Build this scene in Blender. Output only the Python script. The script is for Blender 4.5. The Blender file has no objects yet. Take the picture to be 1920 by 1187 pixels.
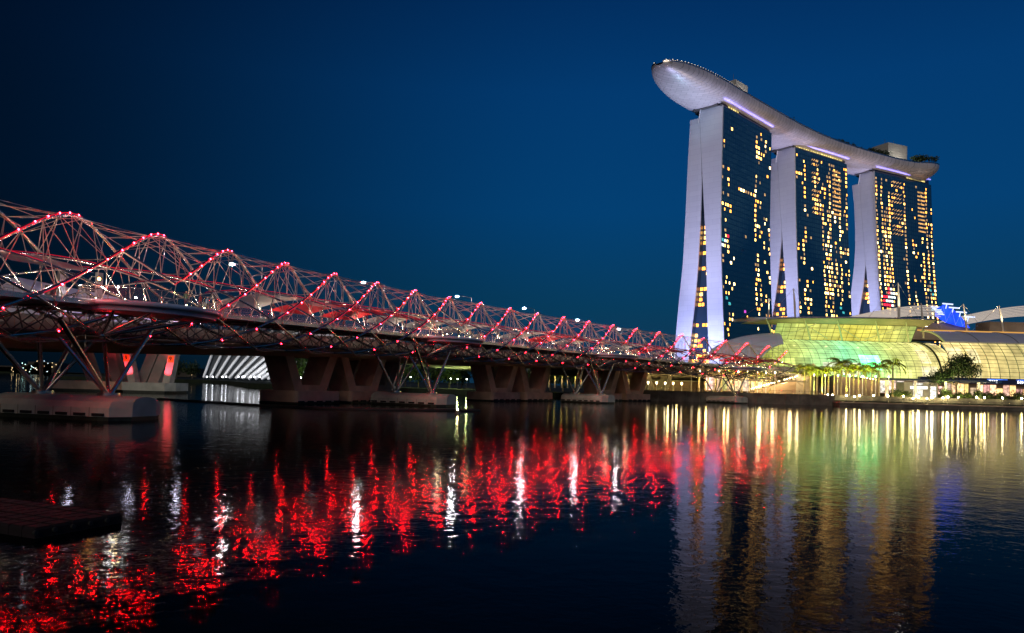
import bpy, math, random
from math import sin, cos, pi, radians, sqrt
from mathutils import Vector, Matrix
rnd = random.Random(7)
S = bpy.context.scene
COL = S.collection

# ---------------------------------------------------------------- camera
F, PITCH, ROLL, HC, SH = 1428.5, radians(1.5), 0.02645, 4.124, 88.3
cam_d = bpy.data.cameras.new('camera')
cam = bpy.data.objects.new('camera', cam_d); COL.objects.link(cam)
cam_d.sensor_width = 36; cam_d.lens = F / 1920 * 36
cam_d.shift_y = SH / 1920
cam_d.clip_end = 20000; cam_d.clip_start = 0.1
cam.matrix_world = Matrix.Translation((0, 0, HC)) @ Matrix.Rotation(radians(90) + PITCH, 4, 'X') @ Matrix.Rotation(ROLL, 4, 'Z')
S.camera = cam
# ---------------------------------------------------------------- view, sampling
S.view_settings.view_transform = 'Standard'; S.view_settings.look = 'None'
S.view_settings.exposure = 0; S.view_settings.gamma = 1
S.render.engine = 'CYCLES'
cy = S.cycles
cy.use_denoising = True; cy.denoiser = 'OPENIMAGEDENOISE'
cy.max_bounces = 6; cy.diffuse_bounces = 2; cy.glossy_bounces = 4; cy.transmission_bounces = 4; cy.transparent_max_bounces = 10
cy.caustics_reflective = True; cy.caustics_refractive = False
cy.sample_clamp_indirect = 25; cy.use_light_tree = True
# ---------------------------------------------------------------- sky
W = bpy.data.worlds.new('World'); S.world = W; W.use_nodes = True
nt = W.node_tree; nt.nodes.clear()
def wn(t, **k):
    n = nt.nodes.new(t)
    for a, b in k.items(): setattr(n, a, b)
    return n
tc = wn('ShaderNodeTexCoord'); sep = wn('ShaderNodeSeparateXYZ'); nt.links.new(tc.outputs['Generated'], sep.inputs[0])
rz = wn('ShaderNodeValToRGB'); nt.links.new(sep.outputs['Z'], rz.inputs[0])
e = rz.color_ramp.elements
e[0].position = 0.0; e[0].color = (0.0050, 0.0330, 0.0720, 1)
e[1].position = 1.0; e[1].color = (0.0006, 0.0035, 0.0180, 1)
for p, c in ((0.10, (0.0014, 0.0440, 0.1080, 1)), (0.22, (0.0006, 0.0500, 0.1680, 1)), (0.36, (0.0006, 0.0420, 0.1600, 1)), (0.48, (0.0004, 0.0240, 0.1050, 1)), (0.6, (0.0004, 0.012, 0.055, 1))):
    q = e.new(p); q.color = c
rx = wn('ShaderNodeMapRange'); nt.links.new(sep.outputs['X'], rx.inputs[0])
rx.interpolation_type = 'SMOOTHSTEP'
rx.inputs[1].default_value = -0.62; rx.inputs[2].default_value = 0.16; rx.inputs[3].default_value = 0.10; rx.inputs[4].default_value = 1.0
mx = wn('ShaderNodeVectorMath', operation='SCALE'); nt.links.new(rz.outputs[0], mx.inputs[0]); nt.links.new(rx.outputs[0], mx.inputs['Scale'])
skyt = wn('ShaderNodeTexSky'); skyt.sky_type = 'NISHITA'; skyt.sun_disc = False; skyt.sun_elevation = radians(-4); skyt.sun_rotation = radians(60)
sk = wn('ShaderNodeVectorMath', operation='SCALE'); nt.links.new(skyt.outputs[0], sk.inputs[0]); sk.inputs['Scale'].default_value = 0.01
ad = wn('ShaderNodeVectorMath', operation='ADD'); nt.links.new(mx.outputs[0], ad.inputs[0]); nt.links.new(sk.outputs[0], ad.inputs[1])
bg = wn('ShaderNodeBackground'); nt.links.new(ad.outputs[0], bg.inputs[0]); bg.inputs[1].default_value = 1.0
wo = wn('ShaderNodeOutputWorld'); nt.links.new(bg.outputs[0], wo.inputs[0])
# faint glow of the city behind the photographer: one very soft, very weak sun
sd = bpy.data.lights.new('city_glow', 'SUN'); sd.energy = 0.62; sd.angle = radians(28); sd.color = (1.0, 0.9, 0.76)
so = bpy.data.objects.new('city_glow', sd); COL.objects.link(so); so.rotation_euler = (radians(68), 0, radians(-14))

# ---------------------------------------------------------------- helpers
def ray(px, py):
    a, b = px - 960, py - 593.5 - SH
    c, s = cos(ROLL), sin(ROLL)
    u, v = (a * c + b * s) / F, (-a * s + b * c) / F
    z = -v
    return Vector((u, cos(PITCH) - z * sin(PITCH), sin(PITCH) + z * cos(PITCH)))
def atY(px, py, Y):
    r = ray(px, py); return Vector((0, 0, HC)) + r * (Y / r.y)
def atZ(px, py, Z):
    r = ray(px, py); return Vector((0, 0, HC)) + r * ((Z - HC) / r.z)
H0, KH, K2 = 1.3094904, -0.00316174, -5.97462e-07
def hdg(s): return H0 + KH * s + K2 * s * s
AX = {0: (-39.8386, 69.7478)}
for _d in (1, -1):      # integrate the curved centre line at half-metre steps
    _x, _y = AX[0]
    for _i in range(1, 800):
        _h = hdg(_d * (_i - .5) * .5); _x += _d * cos(_h) * .5; _y += _d * sin(_h) * .5; AX[_d * _i] = (_x, _y)
def axis(s):
    q = s * 2; i = max(-799, min(798, int(math.floor(q)))); f = q - i; a, b = AX[i], AX[i + 1]
    return (a[0] + (b[0] - a[0]) * f, a[1] + (b[1] - a[1]) * f, hdg(s))
def zdk(s): return 10.3464 + .02664 * s - .00012664 * s * s
def bp(s, w, z):
    X, Y, h = axis(s); return Vector((X + sin(h) * w, Y - cos(h) * w, z))

def text_mesh(name, body, size, m, parent, loc, space=1.0):
    cu = bpy.data.curves.new(name, 'FONT'); cu.body = body; cu.size = size; cu.extrude = .03; cu.space_character = space; cu.align_y = 'BOTTOM_BASELINE'
    t = bpy.data.objects.new(name, cu); COL.objects.link(t); bpy.context.view_layer.update()
    me = bpy.data.meshes.new_from_object(t.evaluated_get(bpy.context.evaluated_depsgraph_get())); bpy.data.objects.remove(t)
    me.materials.clear(); me.materials.append(m); o = bpy.data.objects.new(name, me); COL.objects.link(o); o.parent = parent; o.location = loc; o.rotation_euler = (pi / 2, 0, 0); return o
class MB:
    def __init__(s): s.v = []; s.f = []; s.sm = []
    def add(s, vs, fs, smooth=False):
        o = len(s.v); s.v += [tuple(x) for x in vs]; s.f += [tuple(i + o for i in f) for f in fs]; s.sm += [smooth] * len(fs); return s
    def box(s, x0, x1, y0, y1, z0, z1, M=None):
        vs = [Vector((x, y, z)) for z in (z0, z1) for y in (y0, y1) for x in (x0, x1)]
        if M is not None: vs = [M @ v for v in vs]
        return s.add(vs, [(0, 2, 3, 1), (4, 5, 7, 6), (0, 1, 5, 4), (2, 6, 7, 3), (0, 4, 6, 2), (1, 3, 7, 5)])
    def prism(s, poly, z0, z1):
        n = len(poly); vs = [(p[0], p[1], z0) for p in poly] + [(p[0], p[1], z1) for p in poly]
        return s.add(vs, [tuple(range(n))[::-1], tuple(range(n, 2 * n))] + [(i, (i + 1) % n, n + (i + 1) % n, n + i) for i in range(n)])
    def tube(s, pts, r, n=6, caps=True):
        pts = [Vector(p) for p in pts]; m = len(pts)
        rs = r if isinstance(r, (list, tuple)) else [r] * m
        vs = []; up = None
        for i, p in enumerate(pts):
            t = (pts[min(i + 1, m - 1)] - pts[max(i - 1, 0)]).normalized()
            if up is None:
                up = Vector((0, 0, 1)) if abs(t.z) < .9 else Vector((1, 0, 0))
            a = t.cross(up)
            if a.length < 1e-6: a = t.cross(Vector((1, 0, 0)))
            a.normalize(); b = a.cross(t).normalized(); up = b
            for k in range(n):
                q = 2 * pi * k / n; vs.append(p + (a * cos(q) + b * sin(q)) * rs[i])
        fs = [(i * n + k, i * n + (k + 1) % n, (i + 1) * n + (k + 1) % n, (i + 1) * n + k) for i in range(m - 1) for k in range(n)]
        s.add(vs, fs, True)
        if caps:
            s.add(vs[:n], [tuple(range(n))]); s.add(vs[-n:], [tuple(range(n))[::-1]])
        return s
    def ball(s, c, r, n=1):
        t = (1 + sqrt(5)) / 2
        vs = [Vector(v).normalized() for v in ((-1, t, 0), (1, t, 0), (-1, -t, 0), (1, -t, 0), (0, -1, t), (0, 1, t), (0, -1, -t), (0, 1, -t), (t, 0, -1), (t, 0, 1), (-t, 0, -1), (-t, 0, 1))]
        fs = [(0, 11, 5), (0, 5, 1), (0, 1, 7), (0, 7, 10), (0, 10, 11), (1, 5, 9), (5, 11, 4), (11, 10, 2), (10, 7, 6), (7, 1, 8), (3, 9, 4), (3, 4, 2), (3, 2, 6), (3, 6, 8), (3, 8, 9), (4, 9, 5), (2, 4, 11), (6, 2, 10), (8, 6, 7), (9, 8, 1)]
        rr = r if isinstance(r, (tuple, list)) else (r, r, r)
        return s.add([Vector(c) + Vector((v.x * rr[0], v.y * rr[1], v.z * rr[2])) for v in vs], fs, True)
    def grid(s, P, smooth=True):
        m, n = len(P), len(P[0])
        return s.add([p for r in P for p in r], [(i * n + j, i * n + j + 1, (i + 1) * n + j + 1, (i + 1) * n + j) for i in range(m - 1) for j in range(n - 1)], smooth)
    def build(s, name, mat, parent=None, **kw):
        me = bpy.data.meshes.new(name); me.from_pydata(s.v, [], s.f)
        me.polygons.foreach_set('use_smooth', s.sm)
        me.materials.append(mat); me.update()
        o = bpy.data.objects.new(name, me); COL.objects.link(o)
        if parent: o.parent = parent
        for a, b in kw.items(): o[a] = b
        return o
def empty(name, loc=(0, 0, 0), rot=0, label=None, category=None, group=None, scale=1):
    o = bpy.data.objects.new(name, None); COL.objects.link(o); o.location = loc; o.rotation_euler = (0, 0, rot)
    o.scale = (scale,) * 3
    tag(o, label, category, group); return o
def tag(o, label=None, category=None, group=None, kind=None):
    if label: o['label'] = label
    if category: o['category'] = category
    if group: o['group'] = group
    if kind: o['kind'] = kind
    return o
def copy_tree(o, parent=None):
    c = o.copy(); COL.objects.link(c); c.parent = parent
    for ch in [x for x in list(o.children)]: copy_tree(ch, c)
    return c
ORD = 'first second third fourth fifth sixth seventh eighth ninth tenth eleventh twelfth thirteenth fourteenth fifteenth sixteenth seventeenth eighteenth nineteenth twentieth'.split()
def ordn(i):
    if i < 20: return ORD[i]
    t = i + 1; return {2: 'twenty', 3: 'thirty'}[t // 10] + ('-' + ORD[t % 10 - 1] if t % 10 else '')

def mat(name, col, rough=.6, metal=0, noise=None, bump=0, emis=None, estr=0, spec=.5, alpha=None, ior=1.45, trans=0):
    m = bpy.data.materials.new(name); m.use_nodes = True; t = m.node_tree; b = t.nodes['Principled BSDF']
    b.inputs['Base Color'].default_value = (*col, 1); b.inputs['Roughness'].default_value = rough; b.inputs['Metallic'].default_value = metal
    b.inputs['Specular IOR Level'].default_value = spec; b.inputs['IOR'].default_value = ior
    if alpha is not None: b.inputs['Alpha'].default_value = alpha
    if emis: b.inputs['Emission Color'].default_value = (*emis, 1); b.inputs['Emission Strength'].default_value = estr
    if noise:
        sc, amt = noise
        n = t.nodes.new('ShaderNodeTexNoise'); n.inputs['Scale'].default_value = sc; n.inputs['Detail'].default_value = 6
        c = t.nodes.new('ShaderNodeTexCoord'); t.links.new(c.outputs['Object'], n.inputs['Vector'])
        r = t.nodes.new('ShaderNodeMapRange'); t.links.new(n.outputs['Fac'], r.inputs[0])
        r.inputs[1].default_value = .3; r.inputs[2].default_value = .7; r.inputs[3].default_value = 1 - amt; r.inputs[4].default_value = 1 + amt
        v = t.nodes.new('ShaderNodeVectorMath'); v.operation = 'SCALE'; v.inputs[0].default_value = col
        t.links.new(r.outputs[0], v.inputs['Scale']); t.links.new(v.outputs[0], b.inputs['Base Color'])
        if bump:
            bm = t.nodes.new('ShaderNodeBump'); bm.inputs['Strength'].default_value = bump; t.links.new(n.outputs['Fac'], bm.inputs['Height']); t.links.new(bm.outputs[0], b.inputs['Normal'])
    return m
def emit(name, col, st, vary=None):
    m = bpy.data.materials.new(name); m.use_nodes = True; t = m.node_tree; t.nodes.clear()
    e = t.nodes.new('ShaderNodeEmission'); e.inputs[0].default_value = (*col, 1); e.inputs[1].default_value = st
    o = t.nodes.new('ShaderNodeOutputMaterial'); t.links.new(e.outputs[0], o.inputs[0])
    if vary:
        sc, lo, hi = vary
        c = t.nodes.new('ShaderNodeTexCoord'); n = t.nodes.new('ShaderNodeTexNoise'); n.inputs['Scale'].default_value = sc; n.inputs['Detail'].default_value = 3
        t.links.new(c.outputs['Object'], n.inputs['Vector'])
        r = t.nodes.new('ShaderNodeMapRange'); t.links.new(n.outputs['Fac'], r.inputs[0]); r.inputs[1].default_value = .35; r.inputs[2].default_value = .65
        r.inputs[3].default_value = lo * st; r.inputs[4].default_value = hi * st; t.links.new(r.outputs[0], e.inputs[1])
    return m
def grid_lines(m, plane, cw, ch, mort, line_col, base_cols, offset=0.0):
    """curtain-wall or cladding joints: a brick texture on object coordinates feeding the base colour"""
    t = m.node_tree; b = t.nodes['Principled BSDF']
    c = t.nodes.new('ShaderNodeTexCoord'); sp = t.nodes.new('ShaderNodeSeparateXYZ'); cb = t.nodes.new('ShaderNodeCombineXYZ')
    t.links.new(c.outputs['Object'], sp.inputs[0]); t.links.new(sp.outputs[plane[0]], cb.inputs[0]); t.links.new(sp.outputs[plane[1]], cb.inputs[1])
    br = t.nodes.new('ShaderNodeTexBrick'); t.links.new(cb.outputs[0], br.inputs['Vector'])
    br.offset = offset; br.squash = 1
    br.inputs['Scale'].default_value = 1; br.inputs['Brick Width'].default_value = cw; br.inputs['Row Height'].default_value = ch
    br.inputs['Mortar Size'].default_value = mort; br.inputs['Mortar Smooth'].default_value = .1; br.inputs['Bias'].default_value = 0
    br.inputs['Color1'].default_value = (*base_cols[0], 1); br.inputs['Color2'].default_value = (*base_cols[1], 1); br.inputs['Mortar'].default_value = (*line_col, 1)
    t.links.new(br.outputs['Color'], b.inputs['Base Color'])
    return br

M = {}
M['steel'] = mat('stainless_steel', (.66, .60, .52), .27, 1, noise=(1.5, .12))
M['fascia'] = mat('brushed_fascia', (.46, .54, .66), .35, .15, noise=(.25, .25))
M['rod'] = mat('steel_rod', (.62, .50, .40), .32, .85)
M['darksteel'] = mat('dark_steel', (.16, .15, .14), .4, .6, noise=(2, .2))
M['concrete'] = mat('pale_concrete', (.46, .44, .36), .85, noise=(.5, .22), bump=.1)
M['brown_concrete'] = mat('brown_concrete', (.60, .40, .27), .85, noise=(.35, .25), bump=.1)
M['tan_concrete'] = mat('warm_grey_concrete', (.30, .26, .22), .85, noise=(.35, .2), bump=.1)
M['rubber'] = mat('black_rubber', (.012, .012, .012), .7)
M['algae'] = mat('wet_algae_band', (.02, .024, .014), .5, noise=(2, .5))
M['deck'] = mat('deck_paving', (.42, .40, .42), .5, noise=(3, .12))
M['glass'] = mat('balustrade_glass', (.50, .58, .62), .05, 0, alpha=.13, spec=.6)
M['led'] = emit('red_led', (1, .0018, .0045), 1700)
M['ledlow'] = emit('red_led_low', (1, .004, .01), 320); M['ledpink'] = emit('red_led_dim', (1, .02, .02), 60)
M['white_lamp'] = emit('white_street_lamp', (.93, .97, 1), 1200)
M['white_led'] = emit('white_downlight', (.86, .88, 1), 90)
M['warm_lamp'] = emit('warm_lamp', (1, .74, .36), 60)
M['sodium'] = emit('orange_lamp', (1, .42, .08), 60)
M['redlit_panel'] = mat('redlit_perforated_panel', (.75, .02, .025), .5, alpha=.9)  # red LED light put into the panel's base colour
M['greycloth'] = mat('frosted_glass_panel', (.60, .56, .50), .4, noise=(.6, .15), alpha=.55)
M['leaf'] = mat('tree_leaves', (.030, .055, .014), .6, noise=(.9, .5))
M['palmleaf'] = mat('palm_leaves', (.27, .30, .035), .5, noise=(1.5, .35))
M['bark'] = mat('pale_palm_trunk', (.42, .33, .20), .8, noise=(2, .2))
M['darkbark'] = mat('tree_bark', (.16, .12, .08), .9, noise=(2, .3))
M['grass'] = mat('park_grass', (.014, .022, .008), .9, noise=(.3, .4))
M['blade'] = mat('tower_end_cladding', (.56, .56, .57), .5, noise=(.05, .06))
grid_lines(M['blade'], 'YZ', 9.0, 3.6, .05, (.40, .40, .41), ((.54, .54, .56), (.58, .58, .59)), .35)
M['cwall'] = mat('tower_curtain_wall', (.03, .09, .12), .13, .0, spec=1.0, ior=1.9)
grid_lines(M['cwall'], 'XZ', 3.0, 3.55, .34, (.006, .014, .020), ((.030, .082, .100), (.018, .052, .070)))
M['towerback'] = mat('tower_side_glass', (.02, .04, .06), .2, spec=.8)
M['hull'] = mat('roof_deck_hull_panels', (.62, .59, .58), .42, .35)
grid_lines(M['hull'], 'XY', 7.5, 2.4, .11, (.30, .28, .29), ((.56, .52, .52), (.68, .63, .63)), .5)
M['white'] = mat('white_painted_steel', (.78, .76, .70), .5)
M['slate'] = mat('grey_blue_roof', (.6, .62, .74), .4, .0, noise=(.08, .12))
grid_lines(M['slate'], 'XY', 9.0, 1.2, .04, (.50, .52, .60), ((.60, .62, .74), (.66, .68, .80)))
M['mullion'] = mat('dark_mullion', (.02, .03, .015), .5)
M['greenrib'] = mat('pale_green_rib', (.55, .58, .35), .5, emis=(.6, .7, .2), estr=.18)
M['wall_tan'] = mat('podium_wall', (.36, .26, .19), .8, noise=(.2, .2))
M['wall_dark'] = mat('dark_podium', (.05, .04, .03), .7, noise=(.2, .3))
M['quay'] = mat('quay_stone', (.13, .12, .09), .85, noise=(.4, .4), bump=.2)
M['paving'] = mat('promenade_paving', (.34, .30, .22), .7, noise=(.6, .15))
M['skin'] = mat('skin', (.42, .26, .18), .6)

# windows
M['win4b'] = emit('club_light', (1, .50, .16), 1.05, (.5, .3, 1.5))
M['win1'] = emit('warm_room_light', (1, .50, .11), 6.5, (1.1, .55, 1.3))
M['win2'] = emit('orange_room_light', (1, .36, .05), 5.0, (1.3, .5, 1.3))
M['win3'] = emit('white_room_light', (1, .64, .22), 10.0, (.9, .6, 1.3))
M['win4'] = emit('dim_room_light', (1, .56, .24), .75, (1.1, .4, 1.5))
M['strip'] = emit('lavender_strip_light', (.30, .28, 1.0), 1.7)

# ================================================================ setting: water, ground
def water_mat():
    m = bpy.data.materials.new('bay_water'); m.use_nodes = True; t = m.node_tree; b = t.nodes['Principled BSDF']
    b.inputs['Base Color'].default_value = (.0012, .0025, .0035, 1); b.inputs['Roughness'].default_value = .030
    b.inputs['IOR'].default_value = 1.055; b.inputs['Specular IOR Level'].default_value = .5
    c = t.nodes.new('ShaderNodeTexCoord')
    mp = t.nodes.new('ShaderNodeMapping'); mp.inputs['Scale'].default_value = (1.0, 1.0, 1.0); t.links.new(c.outputs['Object'], mp.inputs[0])
    n1 = t.nodes.new('ShaderNodeTexNoise'); n1.inputs['Scale'].default_value = 4.6; n1.inputs['Detail'].default_value = 3.0; n1.inputs['Roughness'].default_value = .45; n1.inputs['Distortion'].default_value = .4
    n2 = t.nodes.new('ShaderNodeTexNoise'); n2.inputs['Scale'].default_value = 1.0; n2.inputs['Detail'].default_value = 1
    n3 = t.nodes.new('ShaderNodeTexNoise'); n3.inputs['Scale'].default_value = .03; n3.inputs['Detail'].default_value = 2
    for n in (n1, n2, n3): t.links.new(mp.outputs[0], n.inputs['Vector'])
    r3 = t.nodes.new('ShaderNodeMapRange'); t.links.new(n3.outputs['Fac'], r3.inputs[0]); r3.inputs[1].default_value = .35; r3.inputs[2].default_value = .65; r3.inputs[3].default_value = .75; r3.inputs[4].default_value = 1.2
    mu = t.nodes.new('ShaderNodeMath'); mu.operation = 'MULTIPLY'; t.links.new(n1.outputs['Fac'], mu.inputs[0]); t.links.new(r3.outputs[0], mu.inputs[1])
    b1 = t.nodes.new('ShaderNodeBump'); b1.inputs['Strength'].default_value = 1; b1.inputs['Distance'].default_value = .0068; t.links.new(mu.outputs[0], b1.inputs['Height'])
    b2 = t.nodes.new('ShaderNodeBump'); b2.inputs['Strength'].default_value = 1; b2.inputs['Distance'].default_value = .014; t.links.new(n2.outputs['Fac'], b2.inputs['Height'])
    t.links.new(b1.outputs[0], b2.inputs['Normal']); t.links.new(b2.outputs[0], b.inputs['Normal'])
    return m
w = MB(); R_ = 9000
w.add([(-R_, -400, 0), (R_, -400, 0), (R_, R_, 0), (-R_, R_, 0)], [(0, 1, 2, 3)])
tag(w.build('water', water_mat()), kind='structure')
g = MB()
land = [(-270, 446), (-172, 436), (-140, 380), (-100, 290), (-84, 272), (-30, 262), (34, 242), (60, 236), (98, 234), (225, 236), (420, 236), (2600, 3600), (-700, 3600), (-420, 700)]
g.prism(land, -2, 1.6)
tag(g.build('ground', M['grass']), kind='structure')
fs = MB(); fs.prism([(-2600, 1300), (-900, 1250), (-560, 1180), (-360, 1000), (-300, 760), (-330, 700), (-420, 720), (-700, 3590), (-2600, 3590)], -2, 2.2)
tag(fs.build('far_shore', M['grass']), kind='structure')

# ================================================================ helix bridge
LP = 65.0; ROo, ZCo = 5.6, 2.25; RIa, RIb, ZCi = 4.9, 3.75, .15
S0, S1, S1o = -42.0, 240.0, 222.0
STP = LP / 6
def po(s, th, dr=0):
    r = ROo + dr; return bp(s, r * sin(th), zdk(s) + ZCo + r * cos(th))
def pi_(s, ph, dr=0):
    tl = 1.0
    if s > 218: tl = max(.2, 1 - (s - 218) / 22 * .8)
    return bp(s, (RIa + dr) * sin(ph), zdk(s) + ZCi * tl + (RIb * (tl if cos(ph) > 0 else 1) + dr) * cos(ph))
def th_o(j, s): return -(s - j * STP) * 2 * pi / LP
def th_i(k, s): return (s - (k * STP + 6.13)) * 2 * pi / LP
PIERS = [0, 65, 130, 195]
PODJ = {2: 0, 8: 65, 14: 130, 20: 195}
helix = empty('helix_footbridge', bp(0, 0, 0), 0, 'curved steel footbridge wrapped in a double helix of tubes with red lights', 'footbridge')
HB = Vector(helix.location)
def hpart(mb, name, m, parent=None, **k):
    par = parent or helix
    mb.v = [tuple(Vector(v) - HB) for v in mb.v]
    return mb.build(name, m, par, **k)
def cut_range(j):     # strand j is stopped above the viewing pod: the stretch of its near side that is left out
    if j in PODJ: return (j * STP - 22.8, j * STP - 88 / 360 * LP)
    return None
# outer tubes: six, each making several turns
for a in range(6):
    segs = [[]]; s = S0
    while s <= S1o:
        bad = False
        for j in range(a - 12, 30, 6):
            cr = cut_range(j)
            if cr and cr[0] < s < cr[1]: bad = True
        if bad:
            if segs[-1]: segs.append([])
        else: segs[-1].append(po(s, th_o(a, s)))
        s += .9
    mb = MB()
    for sg in segs:
        if len(sg) > 1: mb.tube(sg, .16, 8)
    hpart(mb, 'outer_tube', M['steel'])
for k in range(6):
    pts = []; s = S0
    while s <= S1: pts.append(pi_(s, th_i(k, s))); s += .9
    hpart(MB().tube(pts, .125, 8), 'inner_tube', M['steel'])
for j in PODJ:
    a = po((j - 1) * STP - 63 / 360 * LP, radians(63)); b = po(j * STP - 88 / 360 * LP, radians(88))
    hpart(MB().tube([a, b], .16, 8), 'pod_link_tube', M['steel'])
# struts between the helices
inn = []
for k in range(-6, 30):
    for d in range(-11, 13):
        s = k * STP + 6.13 + d * LP / 24
        if S0 <= s <= S1: inn.append((s, k, d, pi_(s, radians(d * 15))))
outn = []
for j in range(-6, 26):
    for d in range(-11, 13):
        s = j * STP - d * LP / 24
        cr = cut_range(j)
        if S0 <= s <= S1o and not (cr and cr[0] < s < cr[1]): outn.append((s, j, d, po(s, radians(d * 15))))
struts = []
for s, j, d, p in outn:
    c = sorted(((q - p).length, k, q) for (s2, k, d2, q) in inn if abs(s2 - s) < 8 and abs(d2 - d) <= 4 and 0.6 < (q - p).length < 6.5)
    used = set(); n = 0
    for L, k, q in c:
        if k in used: continue
        used.add(k); n += 1; struts.append((p, q, .036, s))
        if n == 2: break
for s, j, d, p in outn:
    if abs(d) <= 3 or (d % 3 == 0 and abs(d) > 7):
        c = sorted(((q - p).length, q) for (s2, j2, d2, q) in outn if j2 == j + 1 and abs(d2 - d) <= 6 and s2 > s)
        for L, q in c[:2]:
            if L < 13: struts.append((p, q, .028, s))
near = sorted(struts, key=lambda t: abs(t[3] - 8))
rest = MB()
for i, (p, q, r, s) in enumerate(near):
    if s < -24: continue
    if i < 100: hpart(MB().tube([p, q], r, 5, False), 'strut', M['rod'])
    else: rest.tube([p, q], r, 5, False)
hpart(rest, 'strut_lattice', M['rod'], kind='stuff')
# deck
def ribbon(w0, w1, z0, z1, sa, sb, st=2.0):
    m = MB(); n = int((sb - sa) / st) + 1; P = []
    for i in range(n + 1):
        s = sa + (sb - sa) * i / n; z = zdk(s)
        P.append([bp(s, w0, z + z0), bp(s, w1, z + z0), bp(s, w1, z + z1), bp(s, w0, z + z1), bp(s, w0, z + z0)])
    m.grid(P, False); m.add(P[0][:4], [(0, 1, 2, 3)]); m.add(P[-1][:4], [(0, 1, 2, 3)]); return m
hpart(ribbon(-4.55, 4.55, -.22, 0, S0, 243), 'walkway_deck', M['deck'])
for w_ in (4.75, -4.75): hpart(ribbon(w_ - .18, w_ + .18, -.34, .08, S0, 240), 'edge_beam', M['steel'])
for s in range(-40, 238, 5):
    m = MB(); z = zdk(s)
    m.tube([bp(s, -4.6, z - .45), bp(s, 4.6, z - .45)], .12, 6)
    for w_ in (-3.6, -1.2, 1.2, 3.6): m.tube([bp(s, w_, z - .45), bp(s + 2.5, w_ * .5, z - 2.6)], .06, 5); m.tube([bp(s + 5, w_, z - .45), bp(s + 2.5, w_ * .5, z - 2.6)], .06, 5)
    m.tube([bp(s + 2.5, -1.8, z - 2.6), bp(s + 2.5, 1.8, z - 2.6)], .08, 5)
    m.tube([bp(s + 2.5, 1.8, z - 2.6), bp(s + 7.5, 1.8, zdk(s + 5) - 2.6)], .09, 5); m.tube([bp(s + 2.5, -1.8, z - 2.6), bp(s + 7.5, -1.8, zdk(s + 5) - 2.6)], .09, 5)
    hpart(m, 'cross_beam', M['darksteel'])
# balustrades
for side in (1, -1):
    for k in range(-3, 22):
        sa, sb = k * STP, (k + 1) * STP
        if side == 1 and any(abs((sa + sb) / 2 - p) < 8 for p in PIERS): continue
        w_ = side * 4.2; n = 6; gl = []
        gm = MB(); P = [[bp(sa + (sb - sa) * i / n, w_, zdk(sa + (sb - sa) * i / n) + .1), bp(sa + (sb - sa) * i / n, w_, zdk(sa + (sb - sa) * i / n) + 1.12)] for i in range(n + 1)]
        gm.grid(P); go = hpart(gm, 'balustrade', M['glass'])
        rm = MB(); rm.tube([p[1] + Vector((0, 0, .04)) for p in P], .035, 5)
        for p in P: rm.tube([p[0] - Vector((0, 0, .1)), p[1]], .03, 4)
        rm.tube([(p[0] + p[1]) / 2 for p in P], .015, 4)
        hpart(rm, 'handrail', M['steel'], go)
# columns up to the inner helix every bay
for k in range(-3, 21):
    s = k * STP + 2
    for sd_ in (1, -1):
        m = MB(); a = bp(s, sd_ * 3.6, zdk(s)); b = pi_(s - 2.2, sd_ * .62, -.05); c = pi_(s + 2.2, sd_ * .62, -.05)
        m.tube([a, b], .07, 6); m.tube([a, c], .07, 6)
        hpart(m, 'canopy_post', M['steel'])
# canopy panels: curved sheets under the inner helix between two descending tubes
CAN = {-3: 0, -2: 0, 2: 0, 3: 1, 4: 1, 5: 0, 6: 0, 7: 0, 9: 0, 10: 1, 11: 0, 13: 0, 14: 1, 15: 0, 17: 1, 18: 1, 19: 1}
def canopy(k, m, f0=.06, f1=.84, p0=-58, p1=46):
    P = []
    for i in range(13):
        ph = radians(p0 + (p1 - p0) * i / 12)
        row = []
        for q in range(6):
            s = k * STP + 6.13 + ph / (2 * pi) * LP * .55 + (f0 + (f1 - f0) * q / 5) * STP
            row.append(pi_(s, ph, -.22))
        P.append(row)
    mb = MB(); mb.grid(P); return hpart(mb, 'canopy_panel', m)
for k, red in CAN.items():
    o = canopy(k, M['redlit_panel'] if red else M['greycloth'])
    o['label'] = 'perforated canopy panel with red light in its colour' if red else 'pale frosted canopy panel'
# LEDs
leds = []
for j in range(-3, 22):
    for t in (-18.5, -15.9, -13.7, -11.6, -9.5, -7.5, -5.4, -3.2, -1.0):
        if j in PODJ and t < -15.5: continue
        leds.append((j * STP + t, j, 'led'))
    for t in (2.4, 5.2, 8.0): leds.append((j * STP + t, j, 'ledpink'))
    for t in (-22.9, -26.8): leds.append((j * STP + t, j, 'ledlow'))
leds = [(po(s, th_o(j, s), .19), s, mm) for s, j, mm in leds if S0 + 16 < s < S1o - 1]
leds.sort(key=lambda t: abs(t[1] - 8))
r1, r2, r3 = MB(), MB(), MB()
for i, (p, s, mm) in enumerate(leds):
    rad = .066 if mm == 'led' else .06
    if i < 100: hpart(MB().ball(p, rad), 'led_light', M[mm])
    else: {'led': r1, 'ledpink': r2, 'ledlow': r3}[mm].ball(p, rad)
hpart(r1, 'led_lights', M['led'], kind='stuff'); hpart(r2, 'upper_led_lights', M['ledpink'], kind='stuff'); hpart(r3, 'lower_led_lights', M['ledlow'], kind='stuff')
DL = []
for k in range(-2, 21):
    s = k * STP + 5
    hpart(MB().ball(bp(s, 1.2, zdk(s) + 3.25), (.11, .11, .07)), 'downlight', M['white_led'])
    if k < 20: DL.append(bp(s, 1.2, zdk(s) + 3.0))
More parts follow.
